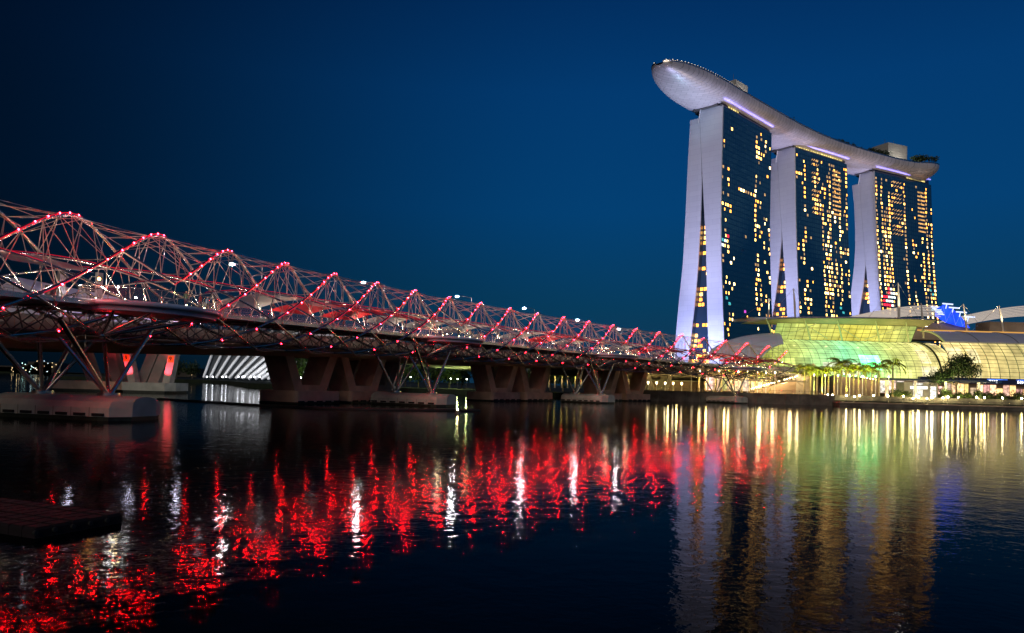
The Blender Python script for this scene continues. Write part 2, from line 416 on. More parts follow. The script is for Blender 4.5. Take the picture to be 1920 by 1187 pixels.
# LED reflections put in as thin glowing lines on the near side of the outer tubes and along the crown of the inner tubes
M['redline'] = emit('red_led_glint', (1, .015, .045), .6)
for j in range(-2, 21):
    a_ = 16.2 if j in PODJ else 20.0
    hpart(MB().tube([po(j * STP - a_ + a_ * i / 14, th_o(j, j * STP - a_ + a_ * i / 14), .175) for i in range(15)], .035, 4), 'led_glint_line', M['redline'])
    hpart(MB().tube([pi_(j * STP + 6.13 + d, th_i(j, j * STP + 6.13 + d), .13) for d in range(-7, 9)], .03, 4), 'led_glint_line', M['redline'])
# pods
for pi2, s0 in enumerate(PIERS):
    z = zdk(s0)
    def ell(t, gw=0, half=7.6, out=6.4):
        return (s0 + 4.2 + (half + gw) * cos(t), 3.2 + (out + gw) * sin(t) ** .8 if sin(t) > 0 else 3.2)
    N = 28; T = [pi * i / N for i in range(N + 1)]
    def pt(t, gw, zz): a = ell(t, gw); return bp(a[0], max(a[1], 3.2), z + zz)
    m = MB(); top = [pt(t, 0, .02) for t in T]; bot = [pt(t, -1.2, -.75) for t in T]
    m.add(top, [tuple(range(N + 1))]); m.add(bot, [tuple(range(N + 1))[::-1]])
    pod = hpart(m, 'viewing_pod', M['darksteel'] if 0 else M['deck'])
    m = MB(); m.grid([[pt(t, 0, .12), pt(t, .10, .12), pt(t, .10, -.28), pt(t, 0, -.30), pt(t, -.28, -.30), pt(t, -.34, -.74)] for t in T]); m.add([pt(t, -.34, -.74) for t in T], [tuple(range(N + 1))])
    hpart(m, 'pod_fascia', M['fascia'], pod)
    m = MB(); m.grid([[pt(t, -.12, .12), pt(t, -.02, 1.25)] for t in T]); hpart(m, 'pod_balustrade', M['glass'], pod)
    m = MB(); m.tube([pt(t, -.02, 1.28) for t in T], .05, 5)
    for i in range(1, N, 2): m.tube([pt(T[i], -.12, .05), pt(T[i], -.02, 1.25)], .03, 4)
    hpart(m, 'pod_handrail', M['steel'], pod)
    m = MB(); hub = bp(s0 - 1, 3.6, z - 2.9)
    for t in (.35, .9, 1.57, 2.2, 2.8): m.tube([hub, pt(t, -1.5, -.7)], [.2, .09], 7)
    m.ball(hub, .35)
    hpart(m, 'pod_bracket', M['steel'], pod)
    lm = MB().ball(pt(2.72, -1.1, 1.35), .11); lm.ball(pt(2.45, -1.2, .5), .07); hpart(lm, 'pod_lamp', emit('pod_lamp_glass', (.95, .97, 1), 260) if pi2 == 0 else M['warm_lamp'], pod)
    m = MB()
    for t in (.1, .45, .9, 1.3, 1.7, 2.1, 2.6, 3.0): m.ball(pt(t, -.6, .25), .05)
    hpart(m, 'pod_floor_lamps', M['warm_lamp'], pod)
# legs and their caps
def capmesh(cx, cy, h, L, wd, ztop, zbot=.35):
    """rounded concrete cap, long axis across the bridge"""
    m = MB(); prof = [(-wd, zbot), (-wd, ztop * .55), (-wd * .93, ztop * .80), (-wd * .72, ztop * .94), (-wd * .3, ztop), (wd * .3, ztop), (wd * .72, ztop * .94), (wd * .93, ztop * .80), (wd, ztop * .55), (wd, zbot)]
    P = []; n = 16
    for i in range(n + 1):
        a = -1 + 2 * i / n; k = 1 if abs(a) < .80 else max(.45, sqrt(max(0, 1 - ((abs(a) - .80) / .22) ** 2)))
        P.append([(a * L, y * k, z) for y, z in prof])
    m.grid(P, False)
    m.add(P[0], [tuple(range(len(prof)))]); m.add(P[-1], [tuple(range(len(prof)))[::-1]])
    Mt = Matrix.Translation((cx, cy, 0)) @ Matrix.Rotation(h - pi / 2, 4, 'Z')
    m.v = [tuple(Mt @ Vector(v)) for v in m.v]; return m, Mt
def pilecap(s0, w0, L, wd, ztop, label, cat='pier cap', m_=None, group='concrete pile caps standing in the water', panels=7):
    X, Y, h = axis(s0); c = bp(s0, w0, 0)
    root = empty('pile_cap', (c.x, c.y, 0), 0, label, cat, group)
    m, Mt = capmesh(0, 0, h, L, wd, ztop); m.build('cap_body', m_ or M['concrete'], root)
    kf = lambda q: 1 if abs(q) < .80 else max(.45, sqrt(max(0, 1 - ((abs(q) - .80) / .22) ** 2)))
    qs_ = [-1 + 2 * i / 16 for i in range(17)]; pl_ = [(q * L * .985, -wd * kf(q) * .985) for q in qs_] + [(q * L * .985, wd * kf(q) * .985) for q in reversed(qs_)]
    a = MB().prism(pl_, -1, .36); a.v = [tuple(Mt @ Vector(v)) for v in a.v]; a.build('waterline_skirt', M['algae'], root)
    jn = MB()
    for i in range(panels):
        f = MB()
        x = -L * .88 + 2 * L * .88 * (i + .5) / panels
        f.box(x - L * .075, x + L * .075, -wd - .16, -wd + .02, .42, .66, Mt); f.build('fender', M['rubber'], root)
        xj = -L * .88 + 2 * L * .88 * i / panels
        jn.box(xj - .018, xj + .018, -wd - .012, -wd + .05, .36, ztop * .56, Mt)
    jn.build('panel_joint', M['rubber'], root)
    return root
for i, s0 in enumerate(PIERS):
    pilecap(s0, 0, 7.6 if i < 2 else 6.6, 3.3, 2.05, ['largest pale concrete pile cap under the footbridge at the left edge', 'pale concrete pile cap with lit shadow pattern under the second footbridge legs', 'long pale pile cap under the third pair of footbridge legs', 'small grey pile cap under the farthest footbridge legs near the quay'][i])
    for w_ in (-3.7, 3.7):
        m = MB(); b = bp(s0, w_, 2.0); m.tube([b, b + Vector((0, 0, .32))], .95, 16)
        hpart(m, 'leg_base', M['steel'])
        base = b + Vector((0, 0, .25))
        zz = zdk(s0)
        tg = [bp(s0 - 6.4, 4.3 if w_ > 0 else -4.3, zz - 1.9), bp(s0 + 4.4, 4.3 if w_ > 0 else -4.3, zz - 1.9), bp(s0 + (-3 if w_ > 0 else -4), 1.0 if w_ > 0 else -.2, zz - 3.2), bp(s0 + (2.5), .6 if w_ > 0 else -.6, zz - 3.2)]
        for k, t in enumerate(tg):
            off = (t - base).normalized() * .5; off.z = 0
            hpart(MB().tube([base + off * .8, t], [.20, .24] if k < 2 else [.16, .19], 10), 'support_leg', M['steel'])
for s in (234, 242): hpart(MB().box(-3.5, 3.5, -.6, .6, 1.4, zdk(s) - .2, Matrix.Translation(bp(s, 0, 0)) @ Matrix.Rotation(axis(s)[2] - pi / 2, 4, 'Z')), 'abutment', M['tan_concrete'])

# ================================================================ road bridge beside it
rb = empty('road_bridge', bp(60, -20, 0), 0, 'dark concrete road bridge on V piers running behind the footbridge', 'road bridge')
RB = Vector(rb.location)
def rpart(mb, name, m, parent=None, **k):
    mb.v = [tuple(Vector(v) - RB) for v in mb.v]; return mb.build(name, m, parent or rb, **k)
def zb(s):
    pts = [(-60, 5.6), (-20, 6.0), (20, 6.6), (60, 7.9), (100, 8.15), (150, 8.6), (200, 8.8), (280, 8.9), (400, 8.9)]
    for (a, x), (b, y) in zip(pts, pts[1:]):
        if s <= b: return x + (y - x) * (s - a) / (b - a)
    return 8.9
def girder(w0, w1):
    P = []
    for i in range(0, 60):
        s = -60 + i * 6; z = zb(s); m_ = (w0 + w1) / 2; hw = abs(w1 - w0) / 2
        P.append([bp(s, m_ + hw * .5, z), bp(s, m_ + hw, z + 1.5), bp(s, m_ + hw, z + 3.3), bp(s, m_ + hw - .3, z + 3.3), bp(s, m_ + hw - .3, z + 2.3), bp(s, m_ - hw + .3, z + 2.3), bp(s, m_ - hw + .3, z + 3.3), bp(s, m_ - hw, z + 3.3), bp(s, m_ - hw, z + 1.5), bp(s, m_ - hw * .5, z), bp(s, m_ + hw * .5, z)])
    m = MB(); m.grid(P, False); return m
go = rpart(girder(-8.5, -20.5), 'deck_girder', M['brown_concrete'])
go2 = rpart(girder(-22, -34), 'deck_girder', M['brown_concrete'])
for k in range(0, 27):
    a_, b_ = -60 + k * 12.2, -60 + (k + 1) * 12.2 - .1
    rpart(MB().grid([[bp(q, -8.42, zb(q) + 1.55), bp(q, -8.42, zb(q) + 3.36), bp(q, -8.9, zb(q) + 3.36)] for q in (a_, (a_ + b_) / 2, b_)], False), 'fascia_panel', M['concrete'], go)  # paler than the girder: light on this side put into the colour
rr = MB()
for k in range(0, 150):
    s = -30 + k * 2; p = bp(s, -8.6, zb(s) + 3.3); rr.tube([p, p + Vector((0, 0, .55))], .05, 4)
rr.tube([bp(s, -8.6, zb(s) + 3.85) for s in range(-30, 272, 4)], .06, 5)
rpart(rr, 'parapet_rail', M['steel'], go)
def vpier(sc, w_, sp=2.7, width=2.2, ztop=None, z0=2.0):
    m = MB(); zt = ztop or zb(sc) + .25
    for d in (-1, 1):
        for zz0, zz1 in ((0, 1),):
            P = []
            for f in (0, 1):
                s = sc + d * (2.7 + sp * f); hw = 1.05 - .1 * f
                z = z0 + (zt - z0) * f
                P.append([bp(s - hw, w_ + width, z), bp(s + hw, w_ + width, z), bp(s + hw, w_ - width, z), bp(s - hw, w_ - width, z), bp(s - hw, w_ + width, z)])
            m.grid(P, False)
    P = [bp(sc - 3.7, w_ + width - .03, z0), bp(sc + 3.7, w_ + width - .03, z0), bp(sc + 3.7, w_ - width + .03, z0), bp(sc - 3.7, w_ - width + .03, z0)]
    m.add(P + [p + Vector((0, 0, 1.0)) for p in P], [(0, 1, 5, 4), (1, 2, 6, 5), (2, 3, 7, 6), (3, 0, 4, 7), (4, 5, 6, 7)])
    return m
def rcap(sc, w_, L, m_):
    m = MB(); X, Y, h = axis(sc); c = bp(sc, w_, 0)
    Mt = Matrix.Translation((c.x, c.y, 0)) @ Matrix.Rotation(h, 4, 'Z')
    poly = []
    for sx, sy, a0 in ((1, -1, -90), (1, 1, 0), (-1, 1, 90), (-1, -1, 180)):
        for q in range(4):
            a = radians(a0 + q * 30); poly.append((sx * (L - .8) + .8 * cos(a), sy * 3.2 + .8 * sin(a)))
    n = len(poly); vs = [Mt @ Vector((x, y, z)) for z in (.3, 2.05) for x, y in poly]
    m.add(vs, [tuple(range(n))[::-1], tuple(range(n, 2 * n))] + [(i, (i + 1) % n, n + (i + 1) % n, n + i) for i in range(n)])
    o = rpart(m, 'pier_cap', m_); a = MB(); a.box(-L + .2, L - .2, -3.8, 3.8, -1, .32, Mt); rpart(a, 'waterline_skirt', M['algae'], o)
    for i in range(5):
        x = -L + 2 * L * (i + .5) / 5; rpart(MB().box(x - .7, x + .7, -4.12, -3.98, .1, .5, Mt), 'fender', M['rubber'], o)
for st, dd in ((-17, 13), (53.5, 13.5), (112, 13), (155, 13)):
    for d in (0, dd):
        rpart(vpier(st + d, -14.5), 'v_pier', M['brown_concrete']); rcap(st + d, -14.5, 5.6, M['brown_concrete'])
for st in (77, 132, 185):
    for d in (0, 10.5):
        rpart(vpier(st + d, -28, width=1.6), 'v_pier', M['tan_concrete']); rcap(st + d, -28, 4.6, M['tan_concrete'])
# widened ribbed end of the bridge over the quay
m = MB(); P = []
for i in range(12):
    s_ = 150 + i * 8; wd = 6 + 20 * min(1, i / 6.)
    P.append([bp(s_, -8.9, zb(s_) + .6), bp(s_, -30 - wd, zb(s_) - .9 - .12 * i), bp(s_, -30 - wd, zb(s_) + .6), bp(s_, -8.9, zb(s_) + .9)])
m.grid(P, False); so_ = rpart(m, 'widened_soffit', M['concrete'], go)
for i in range(17):
    s_ = 151 + i * 5.2; wd = 6 + 20 * min(1, (s_ - 150) / 48.); rpart(MB().tube([bp(s_, -9, zb(s_) + .5), bp(s_, -30 - wd, zb(s_) - 1.1 - .12 * (s_ - 150) / 8)], .35, 4), 'soffit_rib', M['tan_concrete'], go)
# street lamps on the road bridge
lamps = [(49, 435, 496), (80.5, 681, 530), (109, 857, 556), (133, 983, 578), (153.5, 1083, 600), (170, 1160, 617)]
for i, (s, px, py) in enumerate(lamps):
    b = bp(s, -24, 0); hd = atY(px, py, b.y); base = bp(s + 2.2, -21.3, 0)
    z0 = zb(s) + 2.3
    root = empty('street_lamp', (base.x, base.y, z0), 0, 'white street lamp on a thin arm, %s from the left above the bridge' % ordn(i), 'street lamp', 'white street lamps along the road bridge')
    o = Vector((base.x, base.y, z0)); hl = hd - o
    MB().tube([(0, 0, 0), (0, 0, hl.z - .2)], [.11, .07], 7).tube([(0, 0, hl.z - .25), (hl.x * .4, hl.y * .4, hl.z + .1), (hl.x, hl.y, hl.z + .12)], .05, 5).build('pole', M['darksteel'], root)
    MB().box(hl.x - .45, hl.x + .45, hl.y - .2, hl.y + .2, hl.z + .12, hl.z + .26).build('lamp_head', M['darksteel'], root)
    MB().ball(hl, (.42, .42, .18)).build('lamp_glass', M['white_lamp'], root)

# ================================================================ expressway bridge farther back, straight
ed = Vector((.477, .879, 0)); en = Vector((.879, -.477, 0)); eo = Vector((-86, 168, 0))
eb = empty('expressway_bridge', eo, 0, 'far pale concrete expressway bridge with V piers, two legs lit red', 'expressway bridge')
def ept(t, w_, z): v = ed * t + en * w_; return Vector((v.x, v.y, z))
def ez(t): return 11.6 if t < 60 else max(7.6, 11.6 - (t - 60) * .029)
m = MB(); P = []
for i in range(40):
    t = -120 + i * 14; z = ez(t)
    P.append([ept(t, 3, z), ept(t, 6.5, z + .8), ept(t, 7, z + 2.6), ept(t, -16, z + 2.6), ept(t, -15, z + .5), ept(t, -9, z), ept(t, 3, z)])
m.grid(P, False); m.build('deck_girder', M['concrete'], eb)
def eleg(t0, t1, w_, m_, zt, wd=1.1, ww=2.0, z0=2.1):
    mb = MB(); P = []
    for f in (0, 1):
        t = t0 + (t1 - t0) * f; z = z0 + (zt - z0) * f
        P.append([ept(t - wd, w_ + ww, z), ept(t + wd, w_ + ww, z), ept(t + wd, w_ - ww, z), ept(t - wd, w_ - ww, z), ept(t - wd, w_ + ww, z)])
    mb.grid(P, False); return mb.build('v_pier_leg', m_, eb)
def elegpx(pb, pt_, Yc, m_, label=None, wpx=20):
    b0 = atY(pb, 723, Yc); t0 = atY(pt_, 661, Yc + 0)
    b0.z = 2.1; t0.z = 11.8 if Yc < 200 else 9.2
    mb = MB(); P = []; hw = wpx / F * Yc / 2
    for p in (b0, t0):
        q = p - eo
        P.append([q + Vector((-hw, -1.2, 0)), q + Vector((hw, -1.2, 0)), q + Vector((hw, 1.2, 0)), q + Vector((-hw, 1.2, 0)), q + Vector((-hw, -1.2, 0))])
    mb.grid(P, False); o = mb.build('v_pier_leg', m_, eb)
    if label: o['label'] = label
    return o, b0, t0
spots = []
def spot(loc, target, energy, col, size=60, blend=.6, rad=.3, name='spot_beam'):
    l = bpy.data.lights.new(name, 'SPOT'); l.energy = energy; l.color = col; l.spot_size = radians(size); l.spot_blend = blend; l.shadow_soft_size = rad
    o = bpy.data.objects.new(name, l); COL.objects.link(o); o.location = loc
    o.rotation_euler = (Vector(target) - Vector(loc)).to_track_quat('-Z', 'Y').to_euler(); return o
def point(loc, energy, col, rad=.2, name='point_light'):
    l = bpy.data.lights.new(name, 'POINT'); l.energy = energy; l.color = col; l.shadow_soft_size = rad
    o = bpy.data.objects.new(name, l); COL.objects.link(o); o.location = loc; return o
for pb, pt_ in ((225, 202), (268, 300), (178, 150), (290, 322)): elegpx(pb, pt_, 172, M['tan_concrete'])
for pb, pt_ in ((252, 234), (315, 332)):
    o, b0, t0 = elegpx(pb, pt_, 169, M['concrete'], 'pier leg floodlit red', 13)
    ln = (t0 - b0)
    for f in (.02,):
        p = b0 + ln * f + Vector((0, -3.0, .3)); spot(p, b0 + ln * .75 + Vector((0, -1.2, 0)), 6500, (1, .05, .09), 80, .8, .2)
    c = b0 + ln * .56 + Vector((0, -1.26, 0)) - eo
    sg = MB().box(c.x - .62, c.x + .62, c.y - .05, c.y, c.z - .75, c.z + .75).build('number_plate', mat('orange_plate', (.85, .25, .02), .5), eb)
    text_mesh('painted_number', '9', 1.3, M['rubber'], sg, (c.x - .4, c.y - .07, c.z - .45))
for pb, pt_ in ((700, 690), (731, 748)): elegpx(pb, pt_, 250, M['tan_concrete'], None, 14)
o, b0, t0 = elegpx(722, 740, 247, M['concrete'], 'pier leg floodlit red', 8)
spot(b0 + Vector((0, -3, .3)), b0 + (t0 - b0) * .8, 3500, (1, .05, .08), 80, .8, .2)
def ecap(pa, pb, Yc, m_):
    a = atY(pa, 720, Yc).x - eo.x; b = atY(pb, 720, Yc).x - eo.x
    o = MB().prism([(a, Yc - eo.y - 3.5), (b - 1.5, Yc - eo.y - 3.5), (b, Yc - eo.y - 1.5), (b, Yc - eo.y + 5), (a, Yc - eo.y + 5)], .5, 2.25).build('pier_cap', m_, eb)
    MB().prism([(a + .2, Yc - eo.y - 3.3), (b - 1.6, Yc - eo.y - 3.3), (b - .2, Yc - eo.y + 4.8), (a + .2, Yc - eo.y + 4.8)], -1, .52).build('waterline_skirt', M['algae'], o)
ecap(108, 243, 168, M['brown_concrete']); ecap(243.5, 335, 168, M['concrete']); ecap(660, 742, 248, M['concrete'])  # lit right part of the first cap put in as paler concrete
for p in DL: spot(p, p - Vector((0, 0, 3)), 900, (1, .86, .74), 150, .5, .15, 'downlight_beam')
for k in range(-2, 19):
    s = k * STP
    for w_ in (-3.9, 3.9):
        spot(bp(s, w_, zdk(s) + .35), bp(s + 1.5, w_ * .9, zdk(s) + 8), 620, (1, .80, .62), 130, .7, .1, 'deck_uplight_beam')
for s0 in PIERS:
    for ds in (-5, 4): point(bp(s0 + ds + 3.5, 6.2, zdk(s0) + .9), 130, (1, .80, .42), .1, 'pod_fill')  # added fill, brightens the pod's glass railing
    point(bp(s0 - 1.6, 6.0, zdk(s0) + 1.5), 70 if s0 == 0 else 30, (.95, .97, 1), .1, 'pod_lamp_beam')
for px in (905, 1000):
    b = atY(px, 720, 292); q = b - eo; q.z = 1.6
    MB().box(q.x - 1.2, q.x + 1.2, q.y - 1.2, q.y + 1.2, 1.5, 9.2).build('column', M['brown_concrete'], eb)
# ================================================================ hotel towers
def interp(tab, z):
    tab = sorted(tab)
    if z <= tab[0][0]:
        (a, x), (b, y) = tab[0], tab[1]; return x + (y - x) * (z - a) / (b - a)
    for (a, x), (b, y) in zip(tab, tab[1:]):
        if z <= b: return x + (y - x) * (z - a) / (b - a)
    return tab[-1][1]
TW = [
 dict(n='near', c0=(1356, 199), c1=(1447, 250), fr=[(1356, 199), (1353.5, 310), (1352, 400), (1353, 480), (1355.3, 560), (1358.5, 650)],
      fl=[(1313, 214), (1317, 300), (1322, 400), (1325, 456), (1328, 600), (1330, 650)], br=[(1314, 225), (1316.6, 340), (1314.8, 400), (1310, 490), (1305, 550), (1296, 630)],
      bl=[(1295.4, 233), (1291, 310), (1287, 400), (1282, 495), (1274, 570), (1267.7, 640)]),
 dict(n='middle', c0=(1490.5, 277), c1=(1588, 308), fr=[(1490.5, 277), (1492.4, 407), (1496, 510), (1500, 605)],
      fl=[(1458, 288), (1462, 348), (1466, 407), (1469.5, 466), (1474, 525), (1478, 605)], br=[(1458.5, 296), (1467, 437), (1465, 460), (1460.6, 510), (1454.7, 555), (1446, 605)],
      bl=[(1444.4, 301), (1443.5, 400), (1443, 450), (1440, 520), (1434, 570), (1428, 605)]),
 dict(n='far', c0=(1639.5, 322), c1=(1746, 347), fr=[(1639.5, 322), (1641, 388), (1644.5, 464), (1648, 527), (1652.6, 583)],
      fl=[(1613, 330), (1615, 376), (1619, 426), (1624, 487), (1629, 540), (1633, 586)], br=[(1613.5, 343), (1621, 430), (1623.5, 492), (1620.4, 527), (1615, 563), (1610, 593)],
      bl=[(1599, 347), (1602.8, 383), (1604.8, 426), (1605, 464), (1602.8, 502), (1596.4, 553), (1589.6, 593)])]
HT = 195.0
centers = []
TLAB = ['nearest hotel tower, darkest windows, beside the footbridge end', 'middle hotel tower with scattered warm windows behind the green glass hall', 'farthest hotel tower, right of the other two, most windows lit']
def room_lit(ti, u, v, r):
    """chance that the room at bay fraction u, floor fraction v is lit"""
    if ti == 0:
        if .3 < u < .66: return (0.72 < v < .735) or r < .004
        if u < .12: return r < .38
        if u < .2: return r < .18
        if u > .66: return r < (.36 if .28 < v < .93 else .16)
        return r < .06
    if ti == 1:
        if .33 < u < .47 and v < .77: return v > .745 and v < .765
        if .47 < u < .54 and v < .74: return r < .85
        if .6 < u < .88 and .36 < v < .56: return r < .38
        return r < (.27 if v > .12 else .4)
    if .28 < u < .46 and v < .74: return r < .02
    if .46 < u < .51: return r < .93
    if .52 < u < .60: return r < .04
    return r < (.42 if .2 < v < .8 else .3)
for ti, T in enumerate(TW):
    C0 = atZ(*T['c0'], HT); C1 = atZ(*T['c1'], HT); C0.z = C1.z = 0
    uu = (C1 - C0); L = uu.length; uu.normalize(); ee = Vector((-uu.y, uu.x, 0)); ang = math.atan2(uu.y, uu.x)
    def prof(pts):
        out = []
        for px, py in pts:
            r = ray(px, py); o = Vector((0, 0, HC)); k = (C0 - o).dot(uu) / r.dot(uu); p = o + r * k
            out.append((p.z, (p - C0).dot(ee)))
        return out
    pf = {k: prof(T[k]) for k in ('fr', 'fl', 'br', 'bl')}
    root = empty('hotel_tower', C0, ang, TLAB[ti], 'hotel tower')
    zs = [0] + [7 + i * (HT - 7) / 24 for i in range(25)]
    t_fr = lambda z: interp(pf['fr'], z); t_fl = lambda z: max(interp(pf['fl'], z), t_fr(z) + 5)
    t_br = lambda z: max(interp(pf['br'], z), t_fl(z) + .5); t_bl = lambda z: max(interp(pf['bl'], z), t_br(z) + 5)
    def slab(ta, tb, zt):
        zz = [z for z in zs if z < zt] + [zt]
        m = MB(); P = [[(0, ta(z), z), (0, tb(z), z), (L, tb(z), z), (L, ta(z), z), (0, ta(z), z)] for z in zz]; m.grid(P, False); m.add(P[-1][:4], [(0, 1, 2, 3)]); return m
    zback = HT - (5 if ti != 2 else 8)
    wf = MB(); zz = [z for z in zs if z < HT] + [HT]
    wf.grid([[(0, t_fr(z), z), (L, t_fr(z), z)] for z in zz], False); wf.build('glass_facade', M['cwall'], root)
    b = MB(); P = [[(0.02, t_fr(z) + .3, z), (.02, t_fl(z) - .02, z), (L, t_fl(z) - .02, z), (L, t_fr(z) + .3, z)] for z in zz]; b.grid(P, False); b.add(P[-1], [(0, 1, 2, 3)]); b.build('front_slab', M['towerback'], root)
    slab(lambda z: t_br(z) + .02, lambda z: t_bl(z) - .02, zback).build('rear_slab', M['towerback'], root)
    for nm, ta, tb, zt in (('end_wall', t_fr, t_fl, HT + .6), ('end_wall', t_br, t_bl, zback + .6)):
        zz = [z for z in zs if z < zt] + [zt]
        m = MB(); P = [[(-.9, ta(z) - .25, z), (-.9, tb(z) + .1, z), (.0, tb(z) + .1, z), (.0, ta(z) - .25, z), (-.9, ta(z) - .25, z)] for z in zz]; m.grid(P, False); m.add(P[-1][:4], [(0, 1, 2, 3)])
        m.build(nm, M['blade'], root)
    # atrium between the two slabs
    m = MB(); zz = [z for z in zs if z <= 150]
    m.grid([[(4.5, t_fl(z) - .5, z), (4.5, t_br(z) + .5, z)] for z in zz], False); m.build('atrium_glazing', M['towerback'], root)
    am, am2 = MB(), MB(); gold = MB()
    for fl in range(2, 40):
        z = fl * 3.55; a, bq = t_fl(z) + .2, t_br(z) - .2; wdt = bq - a
        if wdt < .8: continue
        if fl in (21, 22, 33) or (fl == 12 and ti == 0): continue
        nb = max(1, int(wdt / 2.4))
        for q in range(nb):
            if rnd.random() < ((.62 if (q >= nb - 1 or z > 80 or z < 28) else .25) if ti == 0 else .62):
                x0 = a + wdt * (q + .12) / nb; x1 = a + wdt * (q + .88) / nb
                (am if rnd.random() < .7 else am2).add([(4.3, x0, z + .5), (4.3, x1, z + .5), (4.3, x1, z + 2.7), (4.3, x0, z + 2.7)], [(0, 1, 2, 3)])
    am.build('atrium_windows', M['win2'], root, kind='stuff'); am2.build('atrium_bright_windows', M['win1'], root, kind='stuff')
    if ti > 0:
        z = 42 if ti == 1 else 46
        a, bq = t_fl(z), t_br(z); m = MB()
        for z_ in (z, z + 15): m.box(2, 3.4, a - .3, bq + .3, z_, z_ + 2.2)
        m.tube([(2.6, a, z + 14), (2.6, bq, z + 2)], .8, 5); m.build('atrium_brace', M['white'], root)
    # rooms
    cols = 20 if ti == 0 else (21 if ti == 1 else 23); fh = 3.55; wins = []
    cw_ = [rnd.choice((.35, .6, 1.0, 1.5, 1.9)) for _ in range(cols)]
    for c in range(cols):
        prev = False
        for fl in range(3, 54):
            if ti == 2 and fl < 9: continue
            z = fl * fh; r = rnd.random() / cw_[c] * (.6 if prev else 1.35)
            if (ti == 2 and .46 < (c + .5) / cols < .51) or (ti == 1 and .47 < (c + .5) / cols < .54): r = rnd.random()
            prev = room_lit(ti, (c + .5) / cols, z / HT, r)
            if prev: wins.append((c, fl))
    vv = rnd.random
    def quad(m, c, fl, w0=.24, w1=.78, h0=.75, h1=2.65):
        bw = L / cols; z0 = fl * fh + h0; z1 = fl * fh + h1; x0, x1 = (c + w0) * bw, (c + w1) * bw
        m.add([(x0, t_fr(z0) - .06, z0), (x1, t_fr(z0) - .06, z0), (x1, t_fr(z1) - .06, z1), (x0, t_fr(z1) - .06, z1)], [(0, 1, 2, 3)])
    rnd.shuffle(wins); rest = {'win1': MB(), 'win2': MB(), 'win3': MB(), 'win4': MB()}
    for i, (c, fl) in enumerate(wins):
        r = vv(); k = 'win1' if r < .40 else ('win3' if r < .56 else ('win2' if r < .74 else 'win4'))
        if (ti == 2 and fl > 40) or (ti == 1 and fl > 44): k = 'win2' if r < .35 else ('win4' if r < .8 else 'win1')
        w0, w1 = (.22, .80) if vv() < .5 else ((.16, .48) if vv() < .5 else (.52, .84))
        if i < 95:
            m = MB(); quad(m, c, fl, w0, w1); m.build('lit_window', M[k], root)
        else: quad(rest[k], c, fl, w0, w1)
    for k, m in rest.items():
        if m.v: m.build({'win1': 'warm_windows', 'win2': 'orange_windows', 'win3': 'bright_windows', 'win4': 'dim_windows'}[k], M[k], root, kind='stuff')
    # city lights mirrored in the glass, put in as glowing quads
    cl_ = {0: [(0, 29, 'c'), (1, 29, 'w'), (0, 28, 'w'), (2, 30, 'r'), (1, 18, 'c'), (2, 17, 'c'), (1, 8, 'c'), (2, 8, 'c'), (1, 7, 'c'), (2, 6, 'c'), (8, 16, 'm')],
           1: [(5, 14, 'r'), (6, 14, 'r'), (7, 15, 'r'), (8, 15, 'r'), (9, 15, 'r'), (4, 13, 'r'), (5, 11, 'c'), (6, 11, 'c'), (6, 10, 'w'), (7, 12, 'c'), (8, 11, 'w'), (5, 7, 'c'), (6, 7, 'c'), (7, 9, 'w'), (8, 8, 'c'), (16, 20, 'c'), (17, 19, 'c'), (15, 17, 'c')],
           2: [(1, 24, 'r'), (2, 24, 'r'), (3, 25, 'r'), (1, 23, 'r'), (2, 23, 'w'), (3, 24, 'w'), (4, 25, 'w'), (5, 25, 'w'), (4, 24, 'w'), (3, 26, 'r'), (4, 26, 'w'), (2, 22, 'r'), (3, 22, 'r'), (4, 23, 'w'), (5, 24, 'w'), (1, 22, 'r'), (3, 23, 'w'), (4, 22, 'w'), (20, 27, 'c'), (21, 26, 'c'), (20, 22, 'c'), (21, 18, 'c'), (20, 15, 'c'), (21, 29, 'c')]}[ti]
    for key, cc_, st__ in (('r', (1, .02, .05), 2.6), ('c', (.10, .75, .80), .8), ('w', (.9, 1, .95), 2.2), ('m', (.9, .1, .8), 1.2)):
        m = MB()
        for c, fl, k2 in cl_:
            if k2 == key: quad(m, c, fl, .08, .9)
        if m.v: m.v = [(x, y - .02, z) for x, y, z in m.v]; m.build('city_reflections', emit('reflection_glow', cc_, st__, (.8, .4, 1.4)), root, kind='stuff')
    if ti > 0:   # lit stairs and double-height rooms under the roof
        st_ = MB()
        c0_, c1_ = (.30, .44) if ti == 1 else (.28, .46)
        for fl in range(41 if ti == 1 else 39, 54):
            if fl % 4 == 3: continue
            for q in range(4):
                x0 = (c0_ + (c1_ - c0_) * q / 4) * L; x1 = x0 + (c1_ - c0_) * L / 4 * .85; z = fl * fh + .6; t = t_fr(z) - .07
                st_.add([(x0, t, z), (x1, t, z + 1.5), (x1, t, z + 2.2), (x0, t, z + .7)], [(0, 1, 2, 3)])
        for fl in range(42, 53):
            x0, x1 = (.70 * L, .86 * L) if ti == 1 else (.74 * L, .87 * L); z = fl * fh + .3
            st_.add([(x0, t_fr(z) - .07, z), (x1, t_fr(z) - .07, z), (x1, t_fr(z) - .07, z + 1.3), (x0, t_fr(z) - .07, z + 1.3)], [(0, 1, 2, 3)])
        st_.build('club_floor_lights', M['win4b'], root, kind='stuff')
    # crown: recessed dark floors between facade and the roof deck
    m = MB(); m.box(2, L - (5 if ti == 0 else 2), t_fr(HT) + 1.2, t_bl(HT) - 2, HT, HT + 5.5); m.build('crown', M['towerback'], root)
